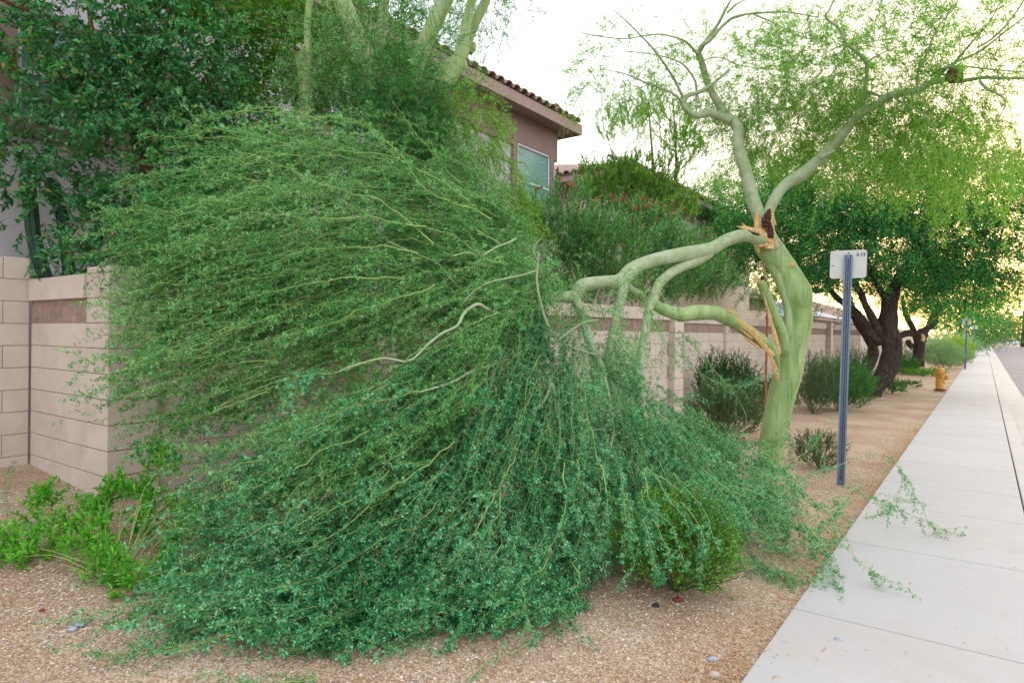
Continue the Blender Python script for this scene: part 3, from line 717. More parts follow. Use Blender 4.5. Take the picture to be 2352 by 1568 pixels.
side = [([(1676, 276), (1656, 267), (1629, 259), (1599, 265), (1577, 251), (1568, 234), (1582, 219), (1606, 212), (1640, 190), (1676, 160)], 22, 6, 7.5, 7.3),
 ([(1570, 238), (1547, 216), (1508, 199), (1471, 185), (1430, 168), (1379, 159)], 7, 2, 7.4, 6.9),
 ([(1575, 235), (1550, 185), (1527, 148), (1500, 112), (1471, 81), (1440, 50), (1409, 22)], 7, 2, 7.4, 6.6),
 ([(1604, 126), (1597, 118), (1580, 100), (1560, 89), (1509, 79), (1435, 89), (1361, 81), (1320, 70)], 7, 1.5, 7.6, 7.0),
 ([(1600, 225), (1598, 190), (1580, 160), (1555, 140), (1500, 125), (1430, 118), (1380, 122)], 6, 1.5, 7.5, 7.2),
 ([(1604, 124), (1612, 105), (1629, 94), (1650, 70), (1679, 44), (1705, 35), (1730, 31), (1804, 28), (1880, 40)], 12, 3, 7.65, 7.2),
 ([(1604, 124), (1625, 90), (1650, 55), (1668, 20), (1690, -20)], 10, 4, 7.65, 7.3),
 ([(1730, 33), (1760, 45), (1790, 60), (1840, 85), (1900, 95)], 4, 1.5, 7.4, 7.0),
 ([(1670, 30), (1700, 5), (1740, -15)], 5, 2, 7.4, 7.2),
 ([(1612, 140), (1650, 132), (1700, 150), (1760, 160)], 4, 1.5, 7.6, 7.3),
 ([(1664, 256), (1700, 252), (1740, 244), (1790, 240)], 5, 2, 7.5, 7.3),
 ([(1977, 262), (1981, 248), (1985, 218), (1991, 168), (1988, 141), (1961, 114), (1944, 101), (1928, 67), (1897, 40), (1906, 22), (1918, -6)], 11, 4, 7.0, 6.5),
 ([(1944, 101), (1985, 96), (2030, 92), (2080, 84)], 4, 1.5, 6.8, 6.4),
 ([(1985, 210), (2005, 215), (2025, 222), (2045, 225)], 6, 7, 6.95, 6.85),
 ([(1988, 145), (2015, 128), (2050, 112), (2090, 105)], 4, 1.5, 6.8, 6.4),
 ([(1944, 101), (1915, 112), (1880, 132), (1840, 140)], 4, 1.5, 6.8, 6.8),
 ([(2143, 188), (2165, 165), (2193, 144), (2250, 118), (2317, 67), (2380, 20)], 9, 3, 6.6, 5.8),
 ([(2139, 174), (2163, 158), (2205, 152), (2280, 160), (2380, 168)], 7, 3, 6.55, 5.7),
 ([(2200, 188), (2235, 182), (2268, 178), (2320, 180), (2390, 178)], 10, 6, 6.45, 5.7),
 ([(2250, 186), (2268, 205), (2290, 215), (2310, 232), (2300, 262), (2275, 290)], 7, 2, 6.3, 5.9),
 ([(2193, 144), (2230, 100), (2270, 55), (2300, 0)], 6, 2, 6.5, 5.8),
 ([(2106, 200), (2110, 160), (2130, 120), (2150, 70), (2190, 20), (2210, -20)], 6, 2, 6.6, 5.9),
 ([(2245, 110), (2290, 80), (2340, 20), (2360, -20)], 5, 3, 6.2, 5.6),
 ([(2050, 222), (2090, 245), (2120, 262), (2150, 300)], 5, 2, 6.8, 6.4),
 ([(1884, 363), (1905, 352), (1918, 345)], 10, 6, 7.2, 7.15)]
for i, (seq, w0, w1, d0, d1) in enumerate(side): path_limb('branch', seq, w0, w1, d0, d1, seed=40 + i)
limb_px(pv, 'old_nest_knot', [(2178, 182, 6.45), (2192, 172, 6.4), (2204, 164, 6.4)], [26, 40, 20], m='redbark', n=14, lump=.3, seed=7)
# torn wood at the fork
def shard(parent, name, a, b, w, d, m='torn', seed=0, flat=.35):
    """a jagged splinter between two picture places"""
    r_ = np.random.default_rng(seed); A, B = P(*a, d[0]), P(*b, d[1]); T = norm(B - A); U = norm(np.cross(T, (0, 1, 0))); V = np.cross(U, T)
    w = w / F * d[0]; n = 12; v = []; 
    for i in range(n + 1):
        t = i / n; k = w * .5 * (1 - t ** 2.2) * (1 + r_.normal() * .12) + .002
        for c, s_ in ((1, 0), (.35, 1), (-.5, .8), (-1, 0), (-.4, -1), (.5, -.8)):
            v.append(A + (B - A) * t + U * k * c * r_.uniform(.8, 1.2) + V * k * s_ * flat + T * r_.normal() * .004)
    f = []
    for i in range(n):
        for j in range(6): f.append((i * 6 + j, i * 6 + (j + 1) % 6, (i + 1) * 6 + (j + 1) % 6, (i + 1) * 6 + j))
    f = np.array(f); me = npmesh(name, np.array(v), [f, np.array([[0, 5, 4, 3], [0, 3, 2, 1]])]); return link(name, me, M[m], parent)
for i, (a, b, w, d) in enumerate([((1752, 566), (1741, 486), 34, (D0 - .18, D0 - .09)), ((1746, 560), (1735, 492), 20, (D0 - .17, D0 - .09)), ((1768, 572), (1775, 474), 22, (D0 - .19, D0 - .08)), ((1762, 565), (1766, 484), 26, (D0 - .17, D0 - .07)), ((1772, 560), (1779, 505), 10, (D0 - .18, D0 - .08)),
        ((1722, 527), (1784, 560), 11, (D0 - .28, D0 - .17)), ((1732, 530), (1700, 519), 10, (D0 - .3, D0 - .3)), ((1745, 533), (1690, 519), 7, (D0 - .29, D0 - .33)), ((1740, 531), (1788, 556), 12, (D0 - .25, D0 - .16)), ((1738, 560), (1744, 582), 8, (D0 - .16, D0 - .13)), ((1752, 540), (1782, 566), 9, (D0 - .24, D0 - .17)), ((1715, 524), (1704, 512), 6, (D0 - .3, D0 - .31))]):
    shard(pv, 'torn_wood', a, b, w, d, seed=i)
for i, (a, b, w, d) in enumerate([((1757, 512), (1770, 478), 22, (D0 - .20, D0 - .13)), ((1770, 545), (1768, 505), 17, (D0 - .22, D0 - .17)), ((1760, 522), (1750, 500), 14, (D0 - .21, D0 - .18)), ((1716, 532), (1748, 540), 7, (D0 - .33, D0 - .3))]):
    shard(pv, 'rotten_heartwood', a, b, w, d, m='rot', seed=20 + i, flat=.5)
# upper broken limb, hinged at the fork and bent down to the left
C_px = [(1792, 592, D0 + .06), (1776, 567, D0 - .06), (1748, 550, D0 - .15), (1706, 541, D0 - .3), (1668, 552, D0 - .45), (1632, 572, D0 - .6), (1562, 585, D0 - .85), (1503, 597, 6.35), (1453, 618, 6.2), (1426, 645, 6.1), (1386, 648, 6.0), (1338, 656, 5.9), (1318, 680, 5.85), (1285, 682, 5.75), (1258, 684, 5.65), (1233, 710, 5.5), (1221, 742, 5.35), (1246, 760, 5.25)]
limb_px(pv, 'broken_limb', C_px, [20, 32, 32, 29, 29, 31, 31, 30, 31, 36, 30, 32, 30, 25, 24, 23, 20, 15], m='bark_pale', n=170, sides=18, lump=.05, seed=13)
brk = [([(1430, 645), (1428, 680), (1420, 712), (1410, 755), (1400, 800), (1392, 850), (1390, 900), (1392, 960)], 26, 10, 6.1, 5.6),
 ([(1629, 583), (1600, 600), (1571, 611), (1537, 630), (1512, 655), (1500, 690), (1490, 712), (1481, 765), (1470, 830), (1462, 880)], 24, 18, 6.75, 5.7),
 ([(1436, 655), (1455, 668), (1478, 680)], 20, 16, 6.2, 6.4),
 ([(1318, 682), (1335, 715), (1345, 745), (1354, 785), (1372, 822), (1385, 850)], 24, 16, 5.85, 5.5),
 ([(1352, 790), (1345, 830), (1338, 870)], 16, 12, 5.7, 5.4),
 ([(1240, 757), (1233, 790), (1239, 829), (1257, 861), (1264, 874), (1261, 897), (1249, 922), (1224, 950)], 14, 7, 5.25, 4.75),
 ([(1262, 872), (1272, 890), (1276, 930), (1274, 990), (1275, 1050)], 9, 4, 5.0, 4.6),
 ([(1246, 760), (1246, 793), (1227, 831), (1218, 864), (1202, 892), (1194, 912), (1190, 945)], 14, 8, 5.3, 4.9),
 ([(1250, 762), (1256, 795), (1264, 822), (1278, 858)], 10, 6, 5.3, 5.1),
 ([(1240, 755), (1215, 748), (1198, 733), (1170, 728), (1134, 716), (1115, 708), (1097, 698), (1067, 718), (1050, 749), (1016, 765), (982, 792), (939, 830), (882, 822), (820, 838), (781, 853)], 12, 4, 5.3, 4.3),
 ([(1238, 766), (1205, 800), (1184, 816), (1150, 832), (1117, 843), (1083, 853), (1043, 876), (1000, 890), (965, 900)], 12, 4, 5.2, 4.3),
 ([(1097, 698), (1065, 668), (1033, 638), (1010, 610), (999, 601), (950, 580), (892, 554)], 5, 2, 5.2, 4.85),
 ([(1238, 581), (1233, 641), (1241, 692), (1252, 730), (1265, 760), (1281, 784)], 5, 7, 5.0, 5.2),
 ([(1238, 600), (1230, 590), (1225, 570), (1245, 545)], 4, 2, 5.0, 4.9),
 ([(1040, 588), (1075, 580), (1100, 590), (1112, 585), (1140, 568), (1168, 557), (1185, 548)], 3, 5, 4.9, 5.4),
 ([(1236, 620), (1200, 632), (1160, 640), (1120, 650), (1085, 672), (1060, 700)], 4, 2, 5.2, 4.85),
 ([(885, 603), (910, 610), (950, 605), (1000, 597), (1060, 600), (1120, 610)], 7, 6, 4.95, 5.3),
 ([(1281, 784), (1310, 760), (1345, 740), (1375, 735)], 6, 3, 5.2, 5.1),
 ([(1285, 785), (1320, 800), (1370, 815)], 5, 3, 5.25, 5.1),
 ([(1190, 940), (1150, 990), (1100, 1040), (1050, 1070), (1000, 1085)], 8, 4, 4.9, 4.2),
 ([(1224, 950), (1190, 985), (1170, 1040), (1140, 1100), (1100, 1160), (1060, 1230)], 7, 3, 4.8, 3.9),
 ([(1386, 850), (1400, 920), (1408, 985), (1400, 1040), (1385, 1110)], 10, 4, 5.5, 4.6),
 ([(1385, 985), (1340, 990), (1310, 1005)], 6, 3, 4.9, 4.7)]
for i, (seq, w0, w1, d0, d1) in enumerate(brk): path_limb('broken_branch', seq, w0, w1, d0, d1, seed=80 + i, m='bark_pale')
# lower torn limb and its stub
limb_px(pv, 'torn_limb', [(1788, 860, D0 - .14), (1778, 812, D0 - .2), (1750, 782, D0 - .3), (1706, 752, D0 - .45), (1673, 732, D0 - .6), (1639, 718, D0 - .75), (1595, 718, D0 - .9), (1562, 722, D0 - 1.0), (1513, 706, D0 - 1.1), (1490, 690, D0 - 1.15)], [8, 22, 28, 30, 32, 33, 34, 32, 26, 16], n=90, sides=16, lump=.05, seed=14)
for i, (a, b, w, d) in enumerate([((1787, 868), (1764, 796), 10, (D0 - .21, D0 - .36)), ((1776, 818), (1716, 752), 12, (D0 - .30, D0 - .51)), ((1752, 782), (1672, 716), 13, (D0 - .38, D0 - .70)), ((1716, 752), (1650, 708), 12, (D0 - .52, D0 - .78)), ((1690, 724), (1640, 706), 8, (D0 - .6, D0 - .8)), ((1728, 776), (1700, 756), 6, (D0 - .44, D0 - .55)),
        ((1745, 800), (1704, 770), 7, (D0 - .36, D0 - .5)), ((1786, 800), (1787, 878), 9, (D0 - .16, D0 - .14)), ((1790, 812), (1783, 770), 9, (D0 - .2, D0 - .22)), ((1676, 712), (1690, 722), 6, (D0 - .74, D0 - .7))]):
    shard(pv, 'torn_wood', a, b, w, d, seed=50 + i)
limb_px(pv, 'snapped_stub', [(1812, 835, D0 + .03), (1802, 795, D0 - .07), (1796, 765, D0 - .14), (1780, 725, D0 - .2), (1762, 680, D0 - .26), (1747, 645, D0 - .3)], [26, 28, 26, 24, 23, 22], n=60, sides=14, lump=.05, seed=15)
shard(pv, 'torn_wood', (1738, 650), (1736, 628), 14, (D0 - .33, D0 - .33), seed=70); shard(pv, 'torn_wood', (1786, 790), (1752, 668), 8, (D0 - .24, D0 - .36), seed=71)
shard(pv, 'rotten_heartwood', (1756, 648), (1748, 632), 12, (D0 - .33, D0 - .33), m='rot', seed=72)

# canopy of the standing limbs
def P3(x, y, d): return tuple(P(x, y, d))
ce = [(P3(1450, 120, 7.1), (.62, .8, .50), .5), (P3(1560, 190, 7.3), (.45, .7, .45), .5), (P3(1440, 200, 7.2), (.55, .6, .22), .5), (P3(1720, 110, 7.5), (.75, .9, .65), .8), (P3(1850, 160, 7.2), (.8, 1., .7), 1.0),
      (P3(2010, 100, 6.8), (.9, 1., .65), 1.1), (P3(2200, 110, 6.4), (.9, 1., .65), 1.1), (P3(2330, 200, 6.0), (.6, .9, .8), .9), (P3(1780, 290, 7.9), (.8, .7, .45), .9), (P3(1900, 260, 7.6), (.9, .7, .5), 1.0), (P3(2100, 290, 7.), (.9, .7, .45), 1.0), (P3(2250, 330, 6.6), (.7, .6, .5), .7), (P3(1660, 380, 8.2), (.45, .5, .3), .5)]
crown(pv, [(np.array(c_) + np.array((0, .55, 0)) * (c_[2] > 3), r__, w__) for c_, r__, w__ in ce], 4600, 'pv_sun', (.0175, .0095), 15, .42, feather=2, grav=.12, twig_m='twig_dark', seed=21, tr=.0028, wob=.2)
# hanging yellow green tassels under limb B
hs = [P(x, y, d) for x, y, d in [(2300, 300, 6.0), (2320, 330, 6.0), (2280, 310, 6.1), (2240, 320, 6.2), (2225, 350, 6.2), (2110, 330, 6.6), (2135, 350, 6.5), (2080, 300, 6.8), (2330, 360, 5.9), (2345, 300, 5.8), (1960, 330, 7.1), (1930, 350, 7.1), (2290, 420, 6.0), (2160, 400, 6.4), (2250, 400, 6.1), (1430, 240, 7.2), (1500, 235, 7.2)] for _ in range(5)]
hs = np.array(hs) + rng.normal(size=(len(hs), 3)) * .1
hp = polywalk(hs, np.tile((0, 0, -1.), (len(hs), 1)) + rng.normal(size=(len(hs), 3)) * .3, rng.uniform(.3, .75, len(hs)), 9, .15, .15)
L = Leaves(); b_, t_ = along(hp, 34); fronds(L, b_, t_, 3, .04, .013, .007)
link('hanging_sprays', L.mesh('hanging_sprays'), M['pv_sun'], pv, kind='stuff'); link('twigs', twigmesh('twigs', [(hp, .003, .0012)]), M['twig'], pv, kind='stuff')

# ------------------------------------------------------------------ second palo verde, left, with its top broken over
pv2 = empty('palo_verde_tree', P(900, 1120, 6.6) * np.array((1, 1, 0)) + np.array((0, 0, .12)), label='pale trunked palo verde left of centre rising behind the fallen foliage', cat='tree', group='palo verde trees')
g2 = [([(860, 1120, 6.7), (820, 900, 6.7), (775, 640, 6.6), (752, 470, 6.5), (728, 380, 6.4), (706, 280, 6.3), (704, 200, 6.3), (694, 120, 6.3), (700, 118, 6.3)], [46, 44, 40, 36, 32, 32, 32, 34, 22]),
      ([(704, 190, 6.3), (708, 120, 6.3), (706, 60, 6.3), (712, -10, 6.3), (714, -60, 6.3)], [24, 17, 16, 16, 15]),
      ([(690, 128, 6.28), (680, 118, 6.24), (674, 112, 6.2)], [20, 18, 15]),
      ([(960, 1120, 6.9), (945, 900, 6.9), (930, 700, 6.8), (905, 480, 6.7), (890, 330, 6.6), (868, 230, 6.6), (838, 130, 6.6), (808, 60, 6.6), (785, 0, 6.6), (772, -50, 6.6)], [62, 58, 54, 50, 46, 44, 46, 44, 42, 40]),
      ([(930, 420, 6.7), (905, 280, 6.9), (880, 200, 7.0), (872, 110, 7.0), (880, 40, 7.0), (884, -40, 7.0)], [30, 30, 26, 24, 24, 24]),
      ([(950, 700, 6.8), (960, 500, 6.6), (950, 360, 6.5), (935, 270, 6.5), (945, 190, 6.5), (972, 110, 6.5), (1000, 50, 6.5), (1030, -20, 6.5), (1050, -70, 6.5)], [58, 52, 48, 40, 36, 36, 38, 40, 40]),
      ([(960, 380, 6.5), (985, 300, 6.35), (1003, 252, 6.3), (1014, 212, 6.3), (1034, 178, 6.3), (1052, 140, 6.3), (1064, 95, 6.3), (1072, 50, 6.3), (1086, -10, 6.3), (1094, -60, 6.3)], [20, 22, 24, 30, 36, 32, 24, 21, 20, 18]),
      ([(975, 330, 6.5), (990, 240, 6.5), (1020, 170, 6.5), (1058, 130, 6.5), (1072, 100, 6.5), (1090, 55, 6.5), (1112, 10, 6.5), (1130, -40, 6.5)], [26, 30, 34, 30, 24, 24, 22, 20]),
      ([(1050, 165, 6.4), (1064, 150, 6.4), (1068, 138, 6.4)], [28, 20, 8]), ([(1076, 118, 6.55), (1086, 108, 6.55), (1089, 98, 6.55)], [24, 18, 8])]
for i, (q, w) in enumerate(g2): limb_px(pv2, ['stem', 'stem', 'cut_stub', 'stem', 'stem', 'stem', 'stem', 'stem', 'knob', 'knob'][i], q, w, n=40 + 8 * len(q), sides=16, lump=.035, seed=100 + i)
limb_px(pv2, 'cut_face', [(684, 115, 6.24), (672, 108, 6.17)], [14, 11], m='rot', n=6, seed=4)
limb_px(pv2, 'cut_face', [(1003, 208, 6.16), (1001, 206, 6.12)], [17, 14], m='rot', n=6, seed=4)
for i, (a, b, w, d) in enumerate([((960, 335), (905, 325), 14, (6.3, 6.1)), ((950, 318), (985, 300), 12, (6.2, 6.15)), ((968, 330), (935, 305), 14, (6.15, 6.1)), ((1000, 278), (985, 300), 14, (6.2, 6.15))]):
    shard(pv2, 'torn_wood', a, b, w, d, seed=90 + i)
shard(pv2, 'rotten_heartwood', (1012, 262), (985, 305), 14, (6.15, 6.1), m='rot', seed=95)
e2 = [(P3(930, 90, 7.2), (.7, .5, .5), .8), (P3(830, 240, 6.3), (.4, .3, .3), .9), (P3(740, 200, 6.1), (.35, .3, .3), .7), (P3(700, 90, 6.2), (.3, .3, .35), .4), (P3(980, 150, 6.1), (.35, .3, .4), .8), (P3(1120, 40, 7.0), (.35, .4, .3), .25), (P3(860, 160, 6.2), (.45, .35, .4), .9), (P3(790, 120, 6.0), (.4, .3, .35), .7), (P3(1000, -60, 6.5), (1., .8, .35), .5), (P3(1160, 20, 7.), (.35, .5, .25), .2)]
crown(pv2, e2, 1150, 'pv_up', (.016, .009), 15, .42, feather=2, grav=.15, seed=22, tr=.0028)
e2 = [(P3(940, 240, 6.0), (.28, .3, .40), 1.), (P3(970, 290, 6.1), (.2, .25, .2), 1.), (P3(880, 180, 6.1), (.3, .25, .18), 1.)]
crown(pv2, e2, 480, 'mesq', (.013, .007), 20, .3, feather=3, grav=.2, seed=23, tr=.0028)
e2 = [(P3(1090, 290, 6.3), (.24, .3, .42), 1.), (P3(1040, 270, 6.5), (.2, .25, .35), .8), (P3(1130, 420, 6.3), (.3, .3, .35), 1.), (P3(1160, 520, 6.3), (.25, .3, .3), 1.)]
crown(pv2, e2, 640, 'pv_sun', (.015, .008), 18, .32, feather=2, grav=.35, seed=24, tr=.0028, name='hanging_sprays')

# ------------------------------------------------------------------ the fallen crowns: combed whips of fine foliage
def Pg(x, y, d, lift=.07):
    """place seen at x,y at depth d, or nearer if the ground comes first"""
    for _ in range(4):
        q = P(x, y, d); s_, p_ = SP(q[0], q[1]); g = 0. if p_ > KERB_L else float(gz(q[0], q[1]))
        if q[2] < g + lift: d = (EYE - g - lift) / (EYE - q[2]) * d
    return P(x, y, d)
def guides(G, n=40): return np.array([catmull([Pg(*q) for q in g], n) for g in G])
def fallen(parent, G, n_whips, leaf_m, seed, wlen=(.5, 1.5), thick=.8, nodes=30, tfun=None, gw=None, thin=1., ll=.0175, lw=.0092, spread=.08, tail=.92, lead=.12, diverge=.36, sink=.18, cl=5, tmax=1.):
    r_ = np.random.default_rng(seed); g = guides(G); ng, n, _ = g.shape
    ncl = max(8, n_whips // cl); ci = r_.integers(0, ncl, n_whips); ugi = r_.random(ncl)[ci]
    gi = ugi * (ng - 1.001)
    if gw is not None: gi = np.interp(ugi, np.cumsum(gw) / np.sum(gw), np.arange(1, len(gw) + 1) * (ng - 1.001) / len(gw))
    gi = (gi + r_.normal(size=n_whips) * .05).clip(0, ng - 1.001)
    i0 = gi.astype(int); f = (gi - i0)[:, None]
    glen = np.linalg.norm(np.diff(g, axis=1), axis=2).sum(1); gl = glen[i0] * (1 - f[:, 0]) + glen[i0 + 1] * f[:, 0]
    Ls = r_.uniform(*wlen, n_whips); span = (Ls / gl).clip(0, .95)
    t0 = (r_.random(ncl)[ci] + r_.normal(size=n_whips) * .10).clip(0, 1) ** .85 * (1.03 * tmax - span * tail); t0 = np.where(r_.random(n_whips) < .12, 1 - span, t0)
    K = 14; tt = (t0[:, None] + span[:, None] * np.linspace(0, 1, K)[None])
    over = (tt - 1).clip(0, None); tc = tt.clip(0, .9999) * (n - 1); ti = tc.astype(int); tf = (tc - ti)[..., None]; r0 = i0[:, None]
    def at(idx): return g[idx, ti] * (1 - tf) + g[idx, np.minimum(ti + 1, n - 1)] * tf
    base = at(r0) * (1 - f[:, None]) + at(r0 + 1) * f[:, None]
    endT = norm(g[i0, -1] - g[i0, -4]); base = base + endT[:, None] * (over * gl[:, None])[..., None]
    taper = np.sin(np.clip(tc / (n - 1), 0, 1) * np.pi) ** .5 * .85 + .15
    th = ((r_.random(ncl)[ci] ** 1.1 + r_.normal(size=n_whips) * .03).clip(0, 1) * thick)[:, None] * taper
    off = np.stack([th * .28, th * .85, -th * sink], -1)
    tau = np.linspace(0, 1, K)[None, :, None]
    dv = rvec(n_whips, r_)[:, None] * np.array((1, 1, .8)) * diverge * r_.random(n_whips)[:, None, None] * (Ls[:, None, None] / 1.2)
    cdv = rvec(ncl, r_)[ci][:, None] * np.array((1, .6, .8)) * diverge * .55 * r_.random(ncl)[ci][:, None, None] * (Ls[:, None, None] / 1.2)
    pts = base + off + (r_.normal(size=(ncl, 3)) * spread)[ci][:, None] + r_.normal(size=(n_whips, 1, 3)) * .022 + (dv * .45 + cdv) * tau ** 1.6
    pts[..., 2] -= (tau[..., 0] ** 2) * .05 * Ls[:, None]
    zig = np.cumsum(r_.normal(size=pts.shape) * .019, axis=1); pts += zig
    # side twigs
    m2 = int(n_whips * 1.6); pk = r_.integers(0, n_whips, m2); kk = r_.integers(1, K - 3, m2)
    sb = pts[pk, kk]; sd = norm(pts[pk, kk + 1] - pts[pk, kk]); sd = norm(sd * 1.0 + rvec(m2, r_) * .8)
    sp = polywalk(sb, sd, r_.uniform(.10, .34, m2), 6, .14, .05, r_)
    for q in (pts, sp):
        zf = np.where(SP(q[..., 0], q[..., 1])[1] > KERB_L, 0., gz(q[..., 0], q[..., 1])) + .012
        q[..., 2] = np.maximum(q[..., 2], zf + r_.random(q.shape[:1] + (1,)) ** 1.5 * .16)
    L = Leaves()
    b, t = along(pts, int(nodes * 1.0), .02, r_); deep = np.repeat(th[:, 0] > (.4 * thick if ll > .0176 else .15 * thick), int(nodes)); fronds(L, b[~deep], t[~deep], 2, .030, ll, lw, r_, .12); fronds(L, b[deep], t[deep], 2, .030, ll, lw, r_, .12, tri=True)
    b, t = along(sp, int(nodes * .34), .05, r_); fronds(L, b, t, 3, .034, ll, lw, r_, .12, tri=True)
    link('fallen_foliage', L.mesh('fallen_foliage'), M[leaf_m], parent, kind='stuff')
    nl = int(n_whips * lead)
    link('fallen_whips', twigmesh('fallen_whips', [(pts[:nl], .0045, .0015), (pts[nl:], .0021, .0009), (sp[:, [0, 3, 5]], .0014, .0007)]), M['twig'], parent, kind='stuff')
    return L.count()

GU = [[(1150, 420, 6.2), (1000, 290, 6.1), (860, 230, 5.9), (700, 235, 5.6), (560, 275, 5.4)],
 [(1170, 460, 6.0), (990, 330, 5.9), (800, 270, 5.6), (610, 290, 5.3), (450, 345, 5.1)],
 [(1190, 500, 5.9), (990, 380, 5.6), (770, 330, 5.3), (550, 360, 5.0), (350, 430, 4.9)],
 [(1200, 540, 5.8), (990, 440, 5.4), (750, 405, 5.0), (490, 450, 4.7), (275, 530, 4.6)],
 [(1210, 570, 5.7), (1000, 500, 5.3), (760, 495, 4.9), (500, 555, 4.6), (285, 650, 4.5)],
 [(1215, 600, 5.6), (1020, 560, 5.2), (790, 585, 4.8), (520, 665, 4.5), (255, 760, 4.4)],
 [(1220, 630, 5.5), (1040, 620, 5.0), (810, 680, 4.6), (560, 780, 4.4), (270, 880, 4.3)],
 [(1225, 660, 5.4), (1050, 690, 4.9), (830, 780, 4.5), (600, 890, 4.3), (330, 985, 4.2)]]
GL = [[(1230, 690, 5.3), (1060, 765, 4.8), (840, 875, 4.4), (620, 990, 4.15), (400, 1080, 4.05)],
 [(1200, 640, 5.4), (1040, 810, 4.7), (850, 935, 4.3), (660, 1035, 4.05), (440, 1128, 3.95)],
 [(1210, 680, 5.3), (1060, 880, 4.55), (870, 1035, 4.15), (660, 1157, 3.9), (430, 1254, 3.75)],
 [(1220, 700, 5.2), (1080, 930, 4.4), (900, 1115, 3.95), (660, 1257, 3.7), (370, 1354, 3.6)],
 [(1228, 720, 5.2), (1110, 970, 4.3), (940, 1175, 3.85), (700, 1327, 3.55), (380, 1424, 3.45)],
 [(1236, 740, 5.2), (1140, 1000, 4.25), (990, 1225, 3.75), (790, 1387, 3.42), (500, 1459, 3.32)],
 [(1244, 755, 5.2), (1170, 1020, 4.25), (1060, 1265, 3.75), (900, 1417, 3.38), (700, 1479, 3.25)],
 [(1252, 760, 5.2), (1210, 1030, 4.3), (1130, 1285, 3.75), (1010, 1427, 3.38), (860, 1484, 3.22)],
 [(1270, 760, 5.25), (1250, 1040, 4.35), (1200, 1275, 3.8), (1130, 1397, 3.5), (1020, 1459, 3.3)],
 [(1300, 755, 5.3), (1290, 1040, 4.45), (1260, 1255, 3.9), (1220, 1355, 3.65), (1160, 1418, 3.48)],
 [(1330, 750, 5.4), (1340, 1020, 4.6), (1335, 1215, 4.15), (1310, 1305, 3.95), (1270, 1348, 3.75)]]
GR = [[(1370, 760, 5.6), (1390, 960, 4.95), (1400, 1110, 4.6), (1385, 1230, 4.3), (1375, 1310, 4.1)],
 [(1410, 780, 5.8), (1450, 920, 5.3), (1480, 1040, 4.95), (1480, 1150, 4.7), (1470, 1220, 4.55)],
 [(1440, 800, 5.9), (1510, 940, 5.4), (1570, 1040, 5.05), (1600, 1130, 4.8), (1610, 1200, 4.65)],
 [(1470, 850, 6.0), (1570, 970, 5.5), (1660, 1050, 5.2), (1730, 1140, 4.9), (1760, 1240, 4.6)],
 [(1480, 880, 6.0), (1600, 990, 5.6), (1720, 1050, 5.4), (1800, 1120, 5.2), (1860, 1200, 4.8)]]
counts = {}
counts['U'] = fallen(pv2, GU, 760, 'pv_up', 31, wlen=(.45, 1.3), thick=.75, nodes=52, diverge=.55, gw=[.7, .8, .9, .95, 1.05, 1.05, .8])
GB = [GU[3], GU[4], GU[5], GU[6], GU[7], GL[0], GL[1], GL[2], GL[3]]
counts['B'] = fallen(pv2, GB, 560, 'pv_up', 35, wlen=(.4, 1.1), thick=.5, nodes=46, diverge=.5, tmax=.84)
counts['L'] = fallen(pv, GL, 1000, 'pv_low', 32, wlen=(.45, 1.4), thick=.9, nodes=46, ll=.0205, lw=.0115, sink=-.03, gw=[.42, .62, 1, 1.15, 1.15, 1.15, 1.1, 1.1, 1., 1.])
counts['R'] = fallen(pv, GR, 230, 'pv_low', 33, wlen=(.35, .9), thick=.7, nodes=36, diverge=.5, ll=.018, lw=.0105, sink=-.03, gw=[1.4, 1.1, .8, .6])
fill = [(1100, 470, 5.7, .34), (1170, 560, 5.6, .34), (1210, 640, 5.5, .32), (1120, 640, 5.2, .30), (1060, 560, 5.4, .30), (1180, 720, 5.2, .26), (1100, 760, 4.9, .26)]
crown(pv2, [(P3(x, y, d + .25), (r, r, r * .8), 1.) for x, y, d, r in fill], 900, 'pv_up', (.0165, .0085), 22, .34, feather=2, grav=.12, seed=61, tr=.0018, name='fallen_foliage', twig_m='twig', origin=P(1330, 560, 6.2))
fill = [(1300, 700, 5.6, .18), (1390, 770, 5.5, .2), (1460, 730, 5.7, .16), (1530, 790, 5.9, .15), (1250, 660, 5.3, .16), (1480, 640, 5.9, .12), (1290, 620, 5.5, .16)]
crown(pv, [(P3(x, y, d), (r, r, r * 1.1), 1.) for x, y, d, r in fill], 170, 'pv_up', (.0165, .0085), 18, .3, feather=2, grav=.35, seed=63, tr=.0018, name='fallen_foliage', twig_m='twig')
fill = [(1300, 860, 5.0, .26), (1270, 960, 4.7, .26), (1360, 920, 4.9, .28), (1340, 1040, 4.6, .28), (1430, 980, 5.0, .28), (1400, 1080, 4.6, .26), (1500, 1010, 5.1, .26), (1480, 1110, 4.7, .24), (1400, 820, 5.4, .22), (1560, 1060, 5.0, .22), (1620, 1110, 4.9, .2), (1290, 1120, 4.2, .2), (1370, 1180, 4.2, .2), (1700, 1130, 4.95, .16), (1640, 1000, 5.7, .18), (1720, 1090, 5.6, .16), (1800, 1110, 5.6, .10), (1580, 960, 5.7, .16)]
crown(pv, [(P3(x, y, d + .2), (r, r, r * .9), 1.) for x, y, d, r in fill], 1450, 'pv_low', (.0165, .0085), 22, .34, feather=2, grav=.35, seed=62, tr=.0018, name='fallen_foliage', twig_m='twig', origin=P(1330, 700, 6.0))
